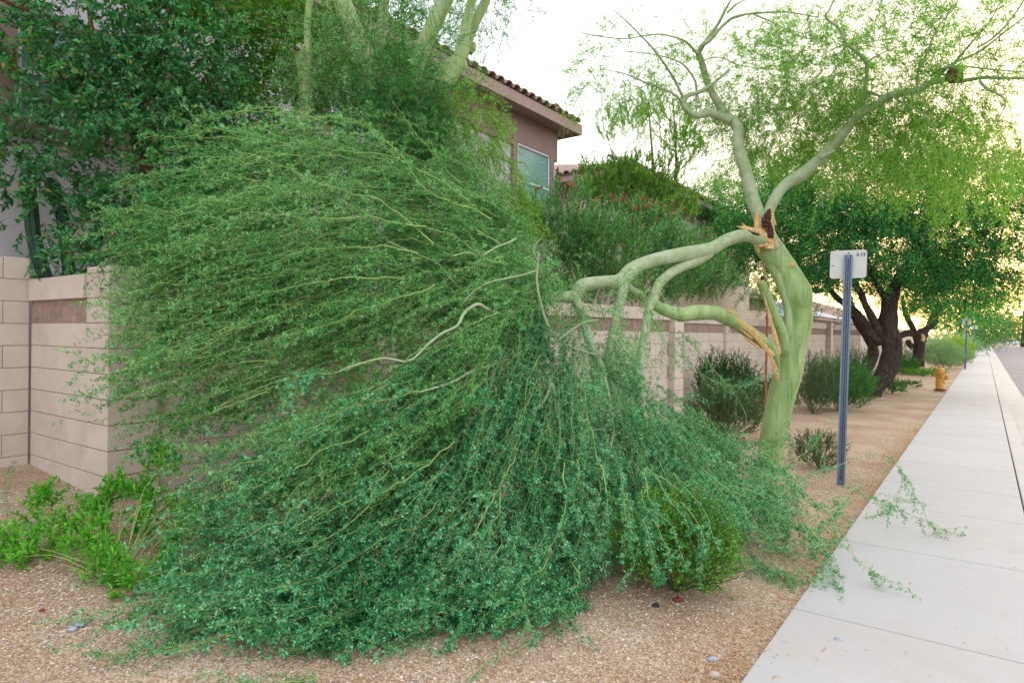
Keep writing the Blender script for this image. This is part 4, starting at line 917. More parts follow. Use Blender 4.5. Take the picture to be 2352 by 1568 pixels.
# long single whips that lie out over the gravel and the walk
S_px = [[(1700, 1060, 5.4), (1790, 1105, 5.4), (1900, 1080, 5.6), (1990, 1050, 5.75), (2040, 1045, 5.8)], [(2040, 1045, 5.8), (2060, 1060, 5.85), (2085, 1095, 5.8), (2118, 1150, 5.5), (2150, 1205, 5.3), (2225, 1213, 5.25)],
 [(1900, 1150, 5.4), (1985, 1140, 5.6), (2040, 1160, 5.45), (2080, 1180, 5.3), (2148, 1212, 5.2)], [(1985, 1190, 4.9), (2030, 1180, 5.0), (2048, 1168, 5.1)],
 [(1830, 1140, 5.1), (1905, 1180, 4.85), (1925, 1240, 4.6), (1965, 1290, 4.35), (1990, 1320, 4.2), (2020, 1355, 4.05)], [(1850, 1200, 4.8), (1900, 1262, 4.55), (1912, 1300, 4.4), (1925, 1340, 4.2), (1940, 1385, 4.0)],
 [(1700, 1260, 4.6), (1780, 1265, 4.6), (1850, 1235, 4.7), (1930, 1160, 5.0), (1965, 1110, 5.2)], [(1640, 1180, 4.6), (1720, 1215, 4.6), (1760, 1240, 4.6), (1785, 1330, 4.3)], [(1700, 1130, 5.0), (1800, 1200, 4.8), (1850, 1220, 4.7), (1880, 1290, 4.4)],
 [(1650, 1240, 4.5), (1700, 1280, 4.45), (1760, 1300, 4.4), (1830, 1330, 4.2)], [(1560, 1130, 4.7), (1680, 1150, 4.7), (1800, 1140, 4.9)], [(1560, 800, 6.6), (1620, 870, 6.5), (1700, 890, 6.5), (1750, 870, 6.6)], [(1560, 760, 6.4), (1640, 850, 6.4), (1710, 960, 6.4), (1640, 1080, 5.8)],
 [(1790, 1080, 6.6), (1840, 1040, 6.7), (1880, 1000, 6.8), (1905, 960, 7)], [(1804, 860, 7.15), (1812, 930, 7.15), (1806, 990, 7.1), (1770, 1040, 6.9), (1700, 1100, 6.4)], [(1820, 1080, 6.8), (1810, 1030, 6.85), (1815, 990, 6.9)],
 [(1830, 1300, 4.3), (1872, 1330, 4.15), (1888, 1300, 4.25)], [(1860, 1255, 4.4), (1900, 1248, 4.45), (1935, 1235, 4.5)],
 [(740, 1545, 3.3), (620, 1560, 3.2), (520, 1568, 3.15)], [(480, 1480, 3.5), (330, 1500, 3.4), (190, 1505, 3.4)], [(430, 1380, 3.7), (290, 1405, 3.7), (150, 1412, 3.7)], [(520, 1380, 3.7), (330, 1350, 3.8), (270, 1330, 3.9)], [(1290, 1430, 3.7), (1200, 1490, 3.5), (1120, 1520, 3.35), (1075, 1560, 3.2)],
 [(15, 1180, 4.6), (18, 1120, 4.7), (30, 1060, 4.9)], [(1370, 1200, 4.3), (1370, 1290, 4.1), (1385, 1340, 4.0)], [(1500, 1090, 4.6), (1560, 1130, 4.5), (1620, 1220, 4.3), (1630, 1290, 4.2), (1655, 1340, 4.05)], [(1480, 1100, 4.5), (1500, 1200, 4.3), (1520, 1260, 4.2), (1440, 1330, 4.1)]]
K = 26; sw = np.array([catmull([Pg(*q, .02) for q in g], K) for g in S_px]); sw += np.cumsum(rng.normal(size=sw.shape) * .004, axis=1)
m2 = 260; pk = rng.integers(0, len(sw) - 5, m2); kk = rng.integers(1, K - 3, m2); pk = np.where(rng.random(m2) < .35, rng.integers(6, 12, m2), pk)
sp = polywalk(sw[pk, kk], norm(sw[pk, kk + 1] - sw[pk, kk] + rvec(m2) * .02), rng.uniform(.08, .3, m2), 6, .2, .12)
for q in (sw, sp):
    zf = np.where(SP(q[..., 0], q[..., 1])[1] > KERB_L, 0., gz(q[..., 0], q[..., 1])) + .012; q[..., 2] = np.maximum(q[..., 2], zf)
L = Leaves(); b_, t_ = along(sw, 44); kp = rng.random(len(b_)) < .75; fronds(L, b_[kp], t_[kp], 3, .03, .013, .0065, rng, .1)
b_, t_ = along(sp, 11); fronds(L, b_, t_, 3, .032, .013, .0068, rng, .1)
link('fallen_foliage', L.mesh('fallen_foliage'), M['pv_low'], pv, kind='stuff'); link('fallen_whips', twigmesh('fallen_whips', [(sw, .0045, .0012), (sp, .002, .0009)]), M['twig'], pv, kind='stuff')
cov = [[(1440, 1100, 4.1), (1500, 1180, 3.85), (1530, 1250, 3.7), (1545, 1310, 3.62), (1550, 1345, 3.62)], [(1500, 1090, 4.2), (1570, 1150, 3.9), (1620, 1230, 3.75), (1640, 1290, 3.7), (1656, 1360, 3.7)], [(1420, 1090, 4.1), (1440, 1180, 3.85), (1455, 1260, 3.7), (1420, 1330, 3.7)], [(1540, 1080, 4.3), (1600, 1120, 4.0), (1680, 1190, 3.9), (1710, 1270, 3.9)], [(1470, 1090, 4.1), (1480, 1160, 3.9), (1500, 1210, 3.8), (1470, 1290, 3.7)], [(1600, 1090, 4.4), (1660, 1140, 4.2), (1740, 1180, 4.1), (1790, 1260, 4.1)]]
cw = np.repeat(np.array([catmull([Pg(*q, .05) for q in g], 20) for g in cov]), 5, 0); cw += rng.normal(size=(len(cw), 1, 3)) * .035 + np.cumsum(rng.normal(size=cw.shape) * .010, axis=1)
kk0 = rng.integers(0, 9, len(cw)); cw = np.array([catmull(c__[a_:a_ + 11][::2], 14) for c__, a_ in zip(cw, kk0)])
L = Leaves(); b_, t_ = along(cw, 30); fronds(L, b_, t_, 3, .032, .017, .0095, rng, .12)
link('fallen_foliage', L.mesh('fallen_foliage'), M['pv_low'], pv, kind='stuff'); link('fallen_whips', twigmesh('fallen_whips', [(cw, .0028, .001)]), M['twig'], pv, kind='stuff')
def singles(parent, paths, leaf_m, r0, rep=1, dens=44, jit=.03, ntw=5, ll=.0175, lw=.0095):
    K = 26; sw = np.repeat(np.array([catmull([Pg(*q, .03) for q in g], K) for g in paths]), rep, 0); sw += rng.normal(size=(len(sw), 1, 3)) * jit * (rep > 1) + np.cumsum(rng.normal(size=sw.shape) * .008, axis=1)
    m2 = len(sw) * ntw; pk = rng.integers(0, len(sw), m2); kk = rng.integers(1, K - 3, m2)
    sp = polywalk(sw[pk, kk], norm(norm(sw[pk, kk + 1] - sw[pk, kk]) + rvec(m2) * .6), rng.uniform(.06, .22, m2), 6, .16, .06)
    L = Leaves(); b_, t_ = along(sw, dens, .12); kp = rng.random(len(b_)) < .8; fronds(L, b_[kp], t_[kp], 3, .03, ll, lw, rng, .1)
    b_, t_ = along(sp, 11); fronds(L, b_, t_, 3, .032, ll, lw, rng, .1, tri=True)
    link('fallen_foliage', L.mesh('fallen_foliage'), M[leaf_m], parent, kind='stuff'); link('fallen_whips', twigmesh('fallen_whips', [(sw, r0, .0012), (sp, .0017, .0009)]), M['twig'], parent, kind='stuff')
singles(pv2, [[(720, 690, 4.75), (540, 705, 4.55), (380, 725, 4.45), (215, 708, 4.4)], [(620, 770, 4.6), (450, 795, 4.45), (310, 800, 4.4), (188, 806, 4.35)], [(640, 830, 4.5), (480, 850, 4.4), (350, 890, 4.35), (248, 938, 4.3)], [(700, 850, 4.5), (540, 900, 4.35), (400, 960, 4.3), (292, 1012, 4.25)],
 [(620, 900, 4.4), (500, 950, 4.3), (390, 1010, 4.25), (300, 1052, 4.2)], [(560, 620, 4.7), (420, 600, 4.6), (310, 590, 4.55), (215, 612, 4.5)], [(540, 520, 4.8), (420, 498, 4.75), (320, 492, 4.7), (240, 512, 4.65)], [(600, 415, 5.0), (480, 388, 4.95), (360, 395, 4.9), (266, 425, 4.85)],
 [(680, 330, 5.3), (560, 300, 5.2), (450, 305, 5.15), (350, 306, 5.1)], [(760, 275, 5.6), (640, 250, 5.5), (540, 255, 5.4), (440, 288, 5.3)], [(660, 740, 4.6), (520, 760, 4.5), (400, 770, 4.45), (225, 765, 4.4)]], 'pv_up', .0038, rep=2, jit=.03, ntw=6)
singles(pv2, [[(1130, 505, 5.1), (1040, 470, 5.0), (950, 430, 4.95), (880, 345, 5.0), (800, 290, 5.1)], [(1000, 560, 4.9), (880, 470, 4.75), (781, 440, 4.7), (640, 385, 4.75), (538, 363, 4.8)], [(1090, 470, 5.2), (990, 400, 5.1), (900, 350, 5.05), (830, 275, 5.2)], [(980, 520, 4.85), (860, 500, 4.65), (740, 505, 4.55), (600, 500, 4.5), (480, 525, 4.5)],
 [(960, 580, 4.8), (840, 560, 4.6), (700, 575, 4.5), (560, 600, 4.45)], [(930, 640, 4.7), (800, 640, 4.5), (680, 660, 4.4), (560, 690, 4.35), (440, 715, 4.3)], [(1000, 650, 4.8), (880, 680, 4.5), (760, 730, 4.35), (650, 770, 4.3)], [(1060, 420, 5.4), (1010, 370, 5.4), (960, 300, 5.5), (900, 235, 5.6)], [(1150, 600, 5.1), (1060, 560, 4.95), (960, 520, 4.8), (880, 515, 4.7)], [(1150, 560, 5.2), (1080, 520, 5.1), (1040, 480, 5.05), (1000, 420, 5.1)]], 'pv_up', .0058, rep=1, ntw=8, dens=36)
singles(pv, [[(882, 822, 4.25), (781, 853, 4.1), (690, 880, 4.05), (640, 950, 3.95)], [(965, 900, 4.2), (850, 940, 4.0), (740, 990, 3.9), (620, 1080, 3.8)], [(1050, 1010, 4.2), (960, 1085, 3.9), (860, 1150, 3.75), (760, 1250, 3.6), (640, 1320, 3.5)], [(1180, 1050, 4.2), (1100, 1190, 3.8), (1010, 1300, 3.55), (900, 1400, 3.4)], [(1300, 1060, 4.3), (1280, 1180, 3.95), (1230, 1290, 3.7), (1150, 1400, 3.5)],
 [(1000, 1150, 3.9), (900, 1230, 3.7), (800, 1300, 3.55), (650, 1400, 3.4)], [(900, 1080, 4.0), (800, 1140, 3.8), (660, 1220, 3.7), (540, 1330, 3.6)], [(1370, 1040, 4.4), (1390, 1150, 4.1), (1375, 1250, 3.9), (1330, 1340, 3.8)], [(840, 990, 4.1), (720, 1060, 3.95), (600, 1120, 3.85), (480, 1210, 3.8)]], 'pv_low', .0055, rep=1, ntw=8, dens=36, ll=.0195, lw=.011)
# dry pods caught in the branches
pd = np.array([P(*q) for q in [(1270, 1265, 3.85), (1320, 1362, 3.8), (1302, 1368, 3.7), (1350, 1300, 4.), (1292, 1395, 3.6), (1152, 1075, 4.2), (1230, 985, 4.5), (1100, 1612, 3.4), (1410, 1240, 4.2), (700, 1280, 3.7), (1400, 1500, 3.6), (1160, 1300, 3.7)]])
pp = polywalk(pd, rng.normal(size=(len(pd), 3)) * .4 + np.array((0, 0, -1.)), .05, 5, .1, 0)
link('seed_pods', twigmesh('seed_pods', [(pp, .005, .002)], 5), M['pod'], pv, kind='stuff')
# ------------------------------------------------------------------ leafy tree behind the left wall
ash = empty('leafy_tree', P(330, 700, 6.6) * np.array((1, 1, 0)) + np.array((0, 0, .35)), label='dense dark green broadleaf tree filling the upper left behind the return wall', cat='tree', group='trees in the side yards')
for i, (q, w) in enumerate([([(400, 760, 6.7), (372, 470, 6.6), (336, 380, 6.5), (312, 319, 6.5), (286, 235, 6.4), (259, 198, 6.4), (236, 141, 6.4), (210, 60, 6.3), (200, -40, 6.3)], [30, 28, 24, 22, 20, 18, 16, 10, 8]),
        ([(440, 760, 6.9), (432, 430, 6.9), (425, 300, 6.8), (412, 230, 6.8), (405, 160, 6.7), (380, 60, 6.7)], [22, 18, 14, 11, 9, 6]), ([(560, 760, 7.), (575, 480, 7.), (560, 380, 7.), (500, 240, 6.9), (460, 140, 6.8)], [18, 16, 13, 9, 6]),
        ([(-20, -12, 5.6), (20, 6, 5.7), (64, 24, 5.8), (100, 40, 5.9)], [9, 8, 7, 4]), ([(259, 198, 6.4), (240, 170, 6.3), (215, 160, 6.2), (120, 185, 6.1), (50, 205, 6.)], [7, 6, 5, 4, 3]), ([(286, 235, 6.4), (330, 160, 6.4), (372, 90, 6.4), (385, 20, 6.4)], [9, 8, 7, 5]), ([(372, 130, 6.4), (320, 105, 6.3), (270, 88, 6.2)], [5, 4, 3])]):
    limb_px(ash, 'trunk' if i < 3 else 'branch', q, w, m='redbark', n=50, sides=10, seed=200 + i)
ea = [(P3(60, 150, 6.3), (.55, .45, .6), .4), (P3(220, 60, 6.2), (.7, .5, .5), .9), (P3(160, 330, 6.2), (.75, .5, .5), .35), (P3(300, 200, 6.2), (.55, .4, .5), 1.), (P3(330, 380, 6.2), (.55, .4, .5), .9), (P3(120, 480, 6.2), (.6, .4, .45), .16),
      (P3(420, 120, 6.6), (.6, .5, .6), 1.), (P3(480, 330, 6.7), (.55, .4, .6), .9), (P3(280, 540, 6.1), (.5, .35, .42), .8), (P3(400, 560, 6.3), (.5, .35, .42), .8), (P3(30, 330, 6.1), (.5, .4, .5), .25), (P3(200, 590, 5.9), (.3, .25, .25), .5), (P3(560, 400, 7), (.5, .4, .6), .7)]
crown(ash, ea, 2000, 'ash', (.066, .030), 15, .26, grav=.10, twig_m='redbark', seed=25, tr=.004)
et = [(P3(560, 60, 7.3), (.7, .5, .6), 1.), (P3(640, 160, 7.4), (.5, .4, .6), 1.), (P3(480, -30, 7.0), (.8, .6, .4), .8), (P3(680, 60, 7.6), (.45, .4, .7), .7), (P3(-10, 60, 6.4), (.35, .4, .3), .4), (P3(820, 230, 7.6), (.35, .3, .3), .7), (P3(790, 90, 7.7), (.3, .3, .4), .5), (P3(760, 150, 7.2), (.45, .3, .5), .9), (P3(880, 60, 7.5), (.5, .35, .4), .7), (P3(690, 280, 7.2), (.4, .3, .35), .7)]
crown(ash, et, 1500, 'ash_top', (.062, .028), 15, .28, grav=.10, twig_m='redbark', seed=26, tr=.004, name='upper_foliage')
# sprays that hang over the coping
hb = np.array([P(*q) for q in [(270, 590, 5.65), (262, 600, 5.4), (150, 610, 5.75), (168, 620, 5.75), (250, 600, 5.2), (280, 600, 5.15), (160, 625, 5.7)]]); hb = np.repeat(hb, 2, 0) + rng.normal(size=(14, 3)) * .03
hp = polywalk(hb, np.tile((-.15, -.25, -1.), (14, 1)) + rng.normal(size=(14, 3)) * .35, rng.uniform(.14, .3, 14), 6, .15, .1)
L = Leaves(); b_, t_ = along(hp, 12); rd = rvec(len(b_)); L.add(b_, norm(t_ * .7 + rd * .8), rvec(len(b_)), .045, .018)
link('hanging_sprays', L.mesh('hanging_sprays'), M['ash'], ash, kind='stuff'); link('twigs', twigmesh('twigs', [(hp, .003, .0015)]), M['redbark'], ash, kind='stuff')
# columnar cacti
def cactus(px, w, label):
    c = limb_base = P(*px[-1]); e = empty('cactus', (c[0], c[1], .3), label=label, cat='cactus', group='columnar cacti behind the wall')
    path = catmull([P(*q) for q in px], 60); ribs = 7; sides = ribs * 4; rr = np.full(60, w / 2 / F * px[0][2]); rr[:8] *= np.linspace(.3, 1, 8) ** .5
    vs, q = tubes(path[None], rr[None], sides); cc = np.repeat(path, sides, 0); a = np.tile(np.arange(sides), 60)
    k = 1 + .22 * np.cos(a / 4 * 2 * np.pi); link('stem', npmesh('stem', cc + (vs - cc) * k[:, None], q, True), M['cactus'], e)
    L = Leaves(); idx = np.arange(0, 60, 2); b_ = (cc + (vs - cc) * k[:, None]).reshape(60, sides, 3)[idx][:, ::4].reshape(-1, 3); o_ = norm(b_ - np.repeat(path[idx], ribs, 0))
    for _ in range(3): L.add(b_, norm(o_ + rvec(len(b_)) * .5), rvec(len(b_)), .016, .003)
    link('spines', L.mesh('spines'), M['twig'], e, kind='stuff')
cactus([(60, 385, 6.3), (64, 420, 6.3), (72, 480, 6.3), (78, 540, 6.3), (92, 600, 6.3), (118, 680, 6.3), (130, 800, 6.3)], 25, 'tall dark green ribbed cactus stem leaning over the wall at the far left')
cactus([(34, 455, 6.9), (36, 500, 6.9), (43, 560, 6.9), (48, 640, 6.9), (50, 800, 6.9)], 17, 'thin bluish green cactus stem standing behind the plain taller wall at the left edge')
cactus([(112, 410, 6.5), (128, 450, 6.5), (143, 495, 6.5), (152, 560, 6.5), (160, 640, 6.5), (165, 800, 6.5)], 22, 'dark ribbed cactus stem half hidden in leaves right of the tall leaning cactus')

# ------------------------------------------------------------------ mesquites and other trees along the walk
def base_at(px, py, d): q = P(px, py, d); return np.array((q[0], q[1], float(gz(q[0], q[1])) - .02))
mq = empty('mesquite_tree', base_at(2005, 905, 17.6), label='dark trunked mesquite with wide deep green crown behind the sign post', cat='tree', group='dark mesquite trees beside the walk')
D1 = 17.5
for i, (q, w) in enumerate([([(1998, 915, D1), (2012, 890, D1), (2032, 860, D1), (2046, 825, D1), (2048, 790, D1), (2040, 750, D1), (2042, 715, D1), (2050, 670, D1), (2075, 620, D1 - .3), (2110, 590, D1 - .5)], [42, 40, 40, 42, 46, 44, 34, 30, 20, 12]),
        ([(2030, 780, D1), (2012, 745, D1), (1990, 705, D1), (1975, 670, D1), (1950, 640, D1), (1920, 610, D1)], [24, 19, 16, 14, 11, 8]), ([(2022, 790, D1), (2002, 765, D1), (1975, 725, D1 + .2), (1955, 705, D1 + .3), (1930, 690, D1 + .3), (1905, 660, D1 + .3)], [18, 16, 14, 12, 10, 7]),
        ([(2048, 720, D1), (2030, 680, D1), (2012, 650, D1), (1990, 600, D1)], [20, 16, 13, 8]), ([(2050, 790, D1), (2064, 775, D1), (2085, 768, D1), (2100, 770, D1)], [14, 10, 9, 9]), ([(2050, 690, D1), (2068, 640, D1), (2090, 600, D1)], [20, 15, 9])]):
    limb_px(mq, 'trunk' if i == 0 else 'limb', q, w, m='darkbark', n=60, sides=14, lump=.10, seed=220 + i)
em = [(P3(1960, 560, D1), (1.7, 1.8, .9), 1.), (P3(2120, 560, D1), (1.8, 1.8, 1.0), 1.), (P3(2250, 560, D1 - .6), (1.2, 1.5, .95), .8), (P3(1850, 500, D1 + .5), (1.6, 1.5, .9), 1.), (P3(2020, 440, D1), (2.0, 1.8, .9), .9), (P3(2190, 450, D1), (1.6, 1.6, .9), .8), (P3(2200, 650, D1), (1.2, 1.3, .55), .6), (P3(1900, 650, D1 + 1), (1., 1., .5), .5), (P3(1740, 470, D1 + 1), (1.2, 1.2, .7), .7), (P3(2290, 480, D1 - .4), (1.0, 1.4, 1.1), .8), (P3(2250, 610, D1), (.9, 1.3, .4), .6), (P3(2100, 350, D1 + 1), (1.8, 1.5, .7), .6), (P3(1900, 400, D1 + 1), (1.6, 1.5, .7), .6)]
crown(mq, em, 3500, 'mesq', (.068, .028), 13, .75, feather=2, grav=.05, twig_m='darkbark', seed=27, tr=.008)
mq2 = empty('mesquite_tree', base_at(1978, 870, 23.), label='leaning mesquite trunk in front of the far wall, left of the big dark mesquite trunk', cat='tree', group='dark mesquite trees beside the walk')
D2 = 22.5
for i, (q, w) in enumerate([([(1972, 880, D2), (1985, 855, D2), (2000, 825, D2), (2006, 800, D2), (1992, 770, D2), (1970, 735, D2), (1952, 700, D2), (1945, 660, D2), (1948, 620, D2)], [26, 26, 26, 24, 22, 20, 20, 18, 12]), ([(1955, 710, D2), (1930, 690, D2), (1912, 672, D2), (1908, 655, D2), (1925, 630, D2)], [14, 14, 13, 11, 8]), ([(1850, 610, D2), (1852, 650, D2), (1862, 665, D2), (1890, 668, D2)], [18, 16, 14, 12])]):
    limb_px(mq2, 'trunk' if i == 0 else 'limb', q, w, m='darkbark', n=50, sides=12, lump=.10, seed=230 + i)
crown(mq2, [(P3(1870, 560, D2), (2.0, 1.8, 1.2), 1.), (P3(1780, 520, D2 + .5), (2., 1.6, 1.1), 1.), (P3(1700, 560, D2 + 1), (1.6, 1.4, .9), .7), (P3(1800, 640, D2 + 1), (1.8, 1.4, .6), .7), (P3(1640, 500, D2 + 2), (1.8, 1.5, 1.2), .9), (P3(1740, 420, D2 + 2), (1.6, 1.5, .9), .6)], 1700, 'mesq', (.075, .03), 13, .8, feather=2, grav=.05, twig_m='darkbark', seed=28, tr=.008)
D3 = 29.
mq3 = empty('mesquite_tree', base_at(2088, 854, D3), label='smaller mesquite with a reddish split trunk just left of the round grey green bushes', cat='tree', group='dark mesquite trees beside the walk')
for i, (q, w) in enumerate([([(2080, 858, D3), (2090, 845, D3), (2104, 825, D3), (2112, 800, D3), (2110, 778, D3), (2104, 764, D3)], [22, 22, 22, 22, 20, 20]), ([(2106, 768, D3), (2120, 758, D3), (2138, 752, D3), (2148, 738, D3), (2151, 718, D3), (2156, 690, D3)], [14, 12, 11, 10, 9, 6]), ([(2104, 766, D3), (2092, 745, D3), (2080, 720, D3), (2074, 690, D3)], [14, 12, 10, 8]),
        ([(2108, 770, D3), (2090, 762, D3), (2072, 768, D3), (2058, 780, D3), (2050, 800, D3)], [13, 11, 10, 9, 8]), ([(2095, 795, D3), (2088, 790, D3), (2086, 782, D3)], [14, 14, 12])]):
    limb_px(mq3, 'trunk' if i == 0 else 'limb', q, w, m='darkbark', n=40, sides=12, lump=.12, seed=240 + i)
limb_px(mq3, 'torn_bark', [(2119, 784, D3 - .25), (2121, 775, D3 - .25), (2118, 768, D3 - .25)], [8, 9, 5], m='torn', n=8, seed=2)
crown(mq3, [(P3(2140, 640, D3), (2.4, 2.2, 1.5), 1.), (P3(2060, 650, D3), (1.8, 1.8, 1.2), .8), (P3(2190, 655, D3), (1.5, 1.8, 1.0), .8)], 900, 'mesq', (.07, .024), 13, .9, feather=2, grav=.05, twig_m='darkbark', seed=29, tr=.009)
D4 = 35.
mq4 = empty('mesquite_tree', base_at(2116, 842, D4), label='slim grey trunked tree behind the reddish split mesquite trunk', cat='tree', group='dark mesquite trees beside the walk')
limb_px(mq4, 'trunk', [(2116, 846, D4), (2116, 815, D4), (2122, 780, D4), (2135, 740, D4), (2150, 700, D4)], [14, 13, 12, 10, 8], m='darkbark', n=30, seed=250)
crown(mq4, [(P3(2170, 655, D4 + 2), (2.4, 2.5, 1.5), 1.), (P3(2215, 680, D4 + 6), (2.0, 2.5, 1.5), 1.)], 700, 'mesq', (.09, .03), 12, 1., feather=2, grav=.04, twig_m='darkbark', seed=30, tr=.01)
def far_tree(x, y, d, r, h, label, leaf='far', n=260, seed=0, ls=.3, group='distant trees at the end of the street'):
    e = empty('tree', base_at(x, y, d), label=label, cat='tree', group=group); b = base_at(x, y, d)
    limb(e, 'trunk', [b, b + (0.1, 0, h * .35), b + (-.1, 0, h * .7)], [r * .07, r * .05, r * .02], 'darkbark', n=12, seed=seed)
    crown(e, [(b + (0, 0, h * .62), (r, r, h * .38)), (b + (r * .4, 0, h * .5), (r * .7, r, h * .3)), (b + (-r * .4, 0, h * .7), (r * .6, r, h * .25))], n, leaf, (ls, ls * .5), 16, r * .35, grav=.02, twig_m='darkbark', seed=seed, tr=.02)
far_tree(2205, 790, 60, 3.2, 5.0, 'green tree beyond the small white sign backs, left of the street end', 'mesq', 420, 301, .16)
far_tree(2240, 785, 85, 4., 5.2, 'pale green tree over the end of the sidewalk', 'far', 400, 302, .2)
far_tree(2262, 782, 130, 6., 5.4, 'hazy low tree where the sidewalk vanishes', 'far', 300, 303, .3)
far_tree(2352, 795, 120, 8., 9.5, 'pale yellow green tree across the street at the right edge', 'far', 500, 304, .35)
far_tree(2420, 795, 105, 8., 10., 'tall hazy tree across the street beyond the right edge', 'far', 300, 305, .35)
far_tree(2310, 783, 240, 10., 8., 'faint distant tree right of the street end', 'far', 220, 306, .6)
far_tree(2285, 783, 300, 12., 8., 'faint distant tree in the glow at the street end', 'far', 220, 307, .7)
far_tree(1560, 800, 40, 3.5, 8.5, 'dark green tree behind the tiled roof, above the red flowers', 'mesq', 500, 308, .14, group='trees in the side yards')
far_tree(1650, 800, 44, 4., 7.2, 'dark bushy tree behind the oleander, left of the standing limb', 'mesq', 500, 309, .14, group='trees in the side yards')
# airy upright tree
pn = empty('feathery_tree', base_at(1490, 800, 16.), label='airy yellow green tree with upright sprigs rising above the tiled roof', cat='tree', group='trees in the side yards')
for i, (q, w) in enumerate([([(1500, 800, 16), (1505, 500, 16), (1500, 380, 16), (1490, 250, 16)], [14, 10, 6, 3]), ([(1500, 520, 16), (1548, 430, 16), (1552, 330, 16), (1545, 230, 16)], [8, 7, 5, 2]), ([(1500, 520, 16), (1460, 440, 16), (1420, 400, 16), (1400, 330, 16)], [8, 6, 4, 2])]):
    limb_px(pn, 'stem', q, w, m='darkbark', n=30, seed=260 + i)
ep = [(P3(1480, 400, 16), (0.99, 0.84, 0.38), .8), (P3(1440, 450, 16), (1.06, 0.84, 0.53), 1.2), (P3(1400, 300, 16), (0.21, 0.30, 0.34), .5), (P3(1455, 265, 16), (0.38, 0.38, 0.42), .6), (P3(1500, 240, 16), (0.30, 0.30, 0.46), .6), (P3(1548, 300, 16), (0.42, 0.38, 0.61), .8), (P3(1580, 350, 16), (0.46, 0.38, 0.46), .6), (P3(1380, 420, 15.6), (0.53, 0.46, 0.53), .8), (P3(1340, 440, 14.5), (0.23, 0.30, 0.61), .5), (P3(1520, 480, 16), (0.91, 0.76, 0.46), 1.)]
crown(pn, ep, 1300, 'pine', (.08, .022), 22, .27, grav=-.08, seed=34, tr=.006, up=1.3, twig_m='darkbark')

# ------------------------------------------------------------------ oleanders with red flowers
def oleander(cx, cy, d, r, n, label, seed, flowers=14):
    b = base_at(cx, 850, d); e = empty('oleander_bush', b, label=label, cat='bush', group='oleanders behind the wall')
    r_ = np.random.default_rng(seed); ells = [(P3(x, y, d), rr) for x, y, rr in r]
    p, o = inside(n, ells, r_, .3); dr = norm(o * .5 + np.array((0, 0, 1.)) + rvec(n, r_) * .35); pts = polywalk(p, dr, r_.uniform(.25, .5, n), 5, .08, -.02, r_)
    L = Leaves(); bb, t = along(pts, 16, .25, r_); rd = rvec(len(bb), r_); L.add(bb, norm(t * .9 + rd * .7), rvec(len(bb), r_), .11 * r_.uniform(.7, 1.15, len(bb)), .023, .3)
    link('foliage', L.mesh('foliage'), M['oleander'], e, kind='stuff')
    st = polywalk(np.array([b + r_.normal(size=3) * (.2, .2, 0) for _ in range(9)]), np.array([(0, 0, 1.)] * 9) + r_.normal(size=(9, 3)) * .25, 2.2, 8, .05, 0, r_)
    link('stems', twigmesh('stems', [(pts, .004, .002), (st, .015, .006)]), M['twig_dark'], e, kind='stuff')
    top = pts[np.argsort(-(pts[:, -1, 2] - pts[:, -1, 1] * .35) + r_.random(n) * 1.2)][:flowers, -1]
    for q in top:
        Lf = Leaves(); k = 9; Lf.add(np.tile(q, (k, 1)) + r_.normal(size=(k, 3)) * .018, norm(rvec(k, r_) + (0, -.5, .5)), rvec(k, r_), .045, .036)
        link('blossom', Lf.mesh('blossom'), M['flower'], e)
oleander(1340, 560, 11.5, [(1290, 570, (.85, .6, .6)), (1390, 600, (1., .6, .6)), (1305, 490, (.28, .3, .42)), (1235, 530, (.4, .4, .5)), (1310, 670, (1., .6, .5))], 800, 'tall oleander with narrow leaves between the fallen foliage and the lavender house corner', 401, 5)
oleander(1480, 560, 13.5, [(1480, 560, (.9, .7, .6)), (1560, 600, (.9, .7, .6)), (1420, 530, (.6, .5, .5)), (1500, 670, (1.1, .6, .5))], 800, 'oleander dotted with red flowers below the airy yellow green tree', 402, 34)
oleander(1625, 640, 16.8, [(1610, 620, (.7, .5, .75)), (1640, 660, (.5, .5, .5)), (1580, 650, (.8, .5, .6))], 450, 'greyish oleander with a few red flowers left of the broken trunk', 403, 16)

# ------------------------------------------------------------------ shrubs
def shrub(name, label, cx, cy_base, d, rx, h, leaf_m, leaf, n, per=18, seed=0, group=None, spray=.16, grav=.0, up=.5, flat=1., shell=.5, feather=False, stems=True, lift=.52):
    b = base_at(cx, cy_base, d); e = empty(name, b, label=label, cat='shrub', group=group); r_ = np.random.default_rng(seed)
    ells = [(b + (0, 0, h * lift), (rx, rx * .9, h * .5)), (b + (rx * .35, -.05, h * (lift - .08)), (rx * .7, rx * .7, h * .4)), (b + (-rx * .35, .05, h * (lift - .05)), (rx * .7, rx * .7, h * .42))]
    crown(e, ells, n, leaf_m, leaf, per, spray, feather=feather, grav=grav, seed=seed, tr=.0025, up=up, origin=b)
    if stems:
        k = 14; st = polywalk(np.tile(b, (k, 1)), np.array([(0, 0, 1.)] * k) + r_.normal(size=(k, 3)) * .45, h * .8, 6, .1, 0, r_)
        link('stems', twigmesh('stems', [(st, .008, .003)]), M['twig_dark'], e, kind='stuff')
    return e
G1 = 'garden shrubs in the gravel'
shrub('round_shrub', 'round glossy green shrub at the bottom beside the fallen foliage, left of the sidewalk', 1552, 1372, 4.1, .33, .56, 'shrub_round', (.019, .013), 1300, 16, 501, G1, .12, up=.2, lift=.56)
shrub('spiky_shrub', 'dark needle leaved shrub against the recessed wall left of the trunk', 1668, 880, 13.6, .55, 1.0, 'dark_bush', (.055, .015), 520, 24, 502, G1, .4, up=1.3)
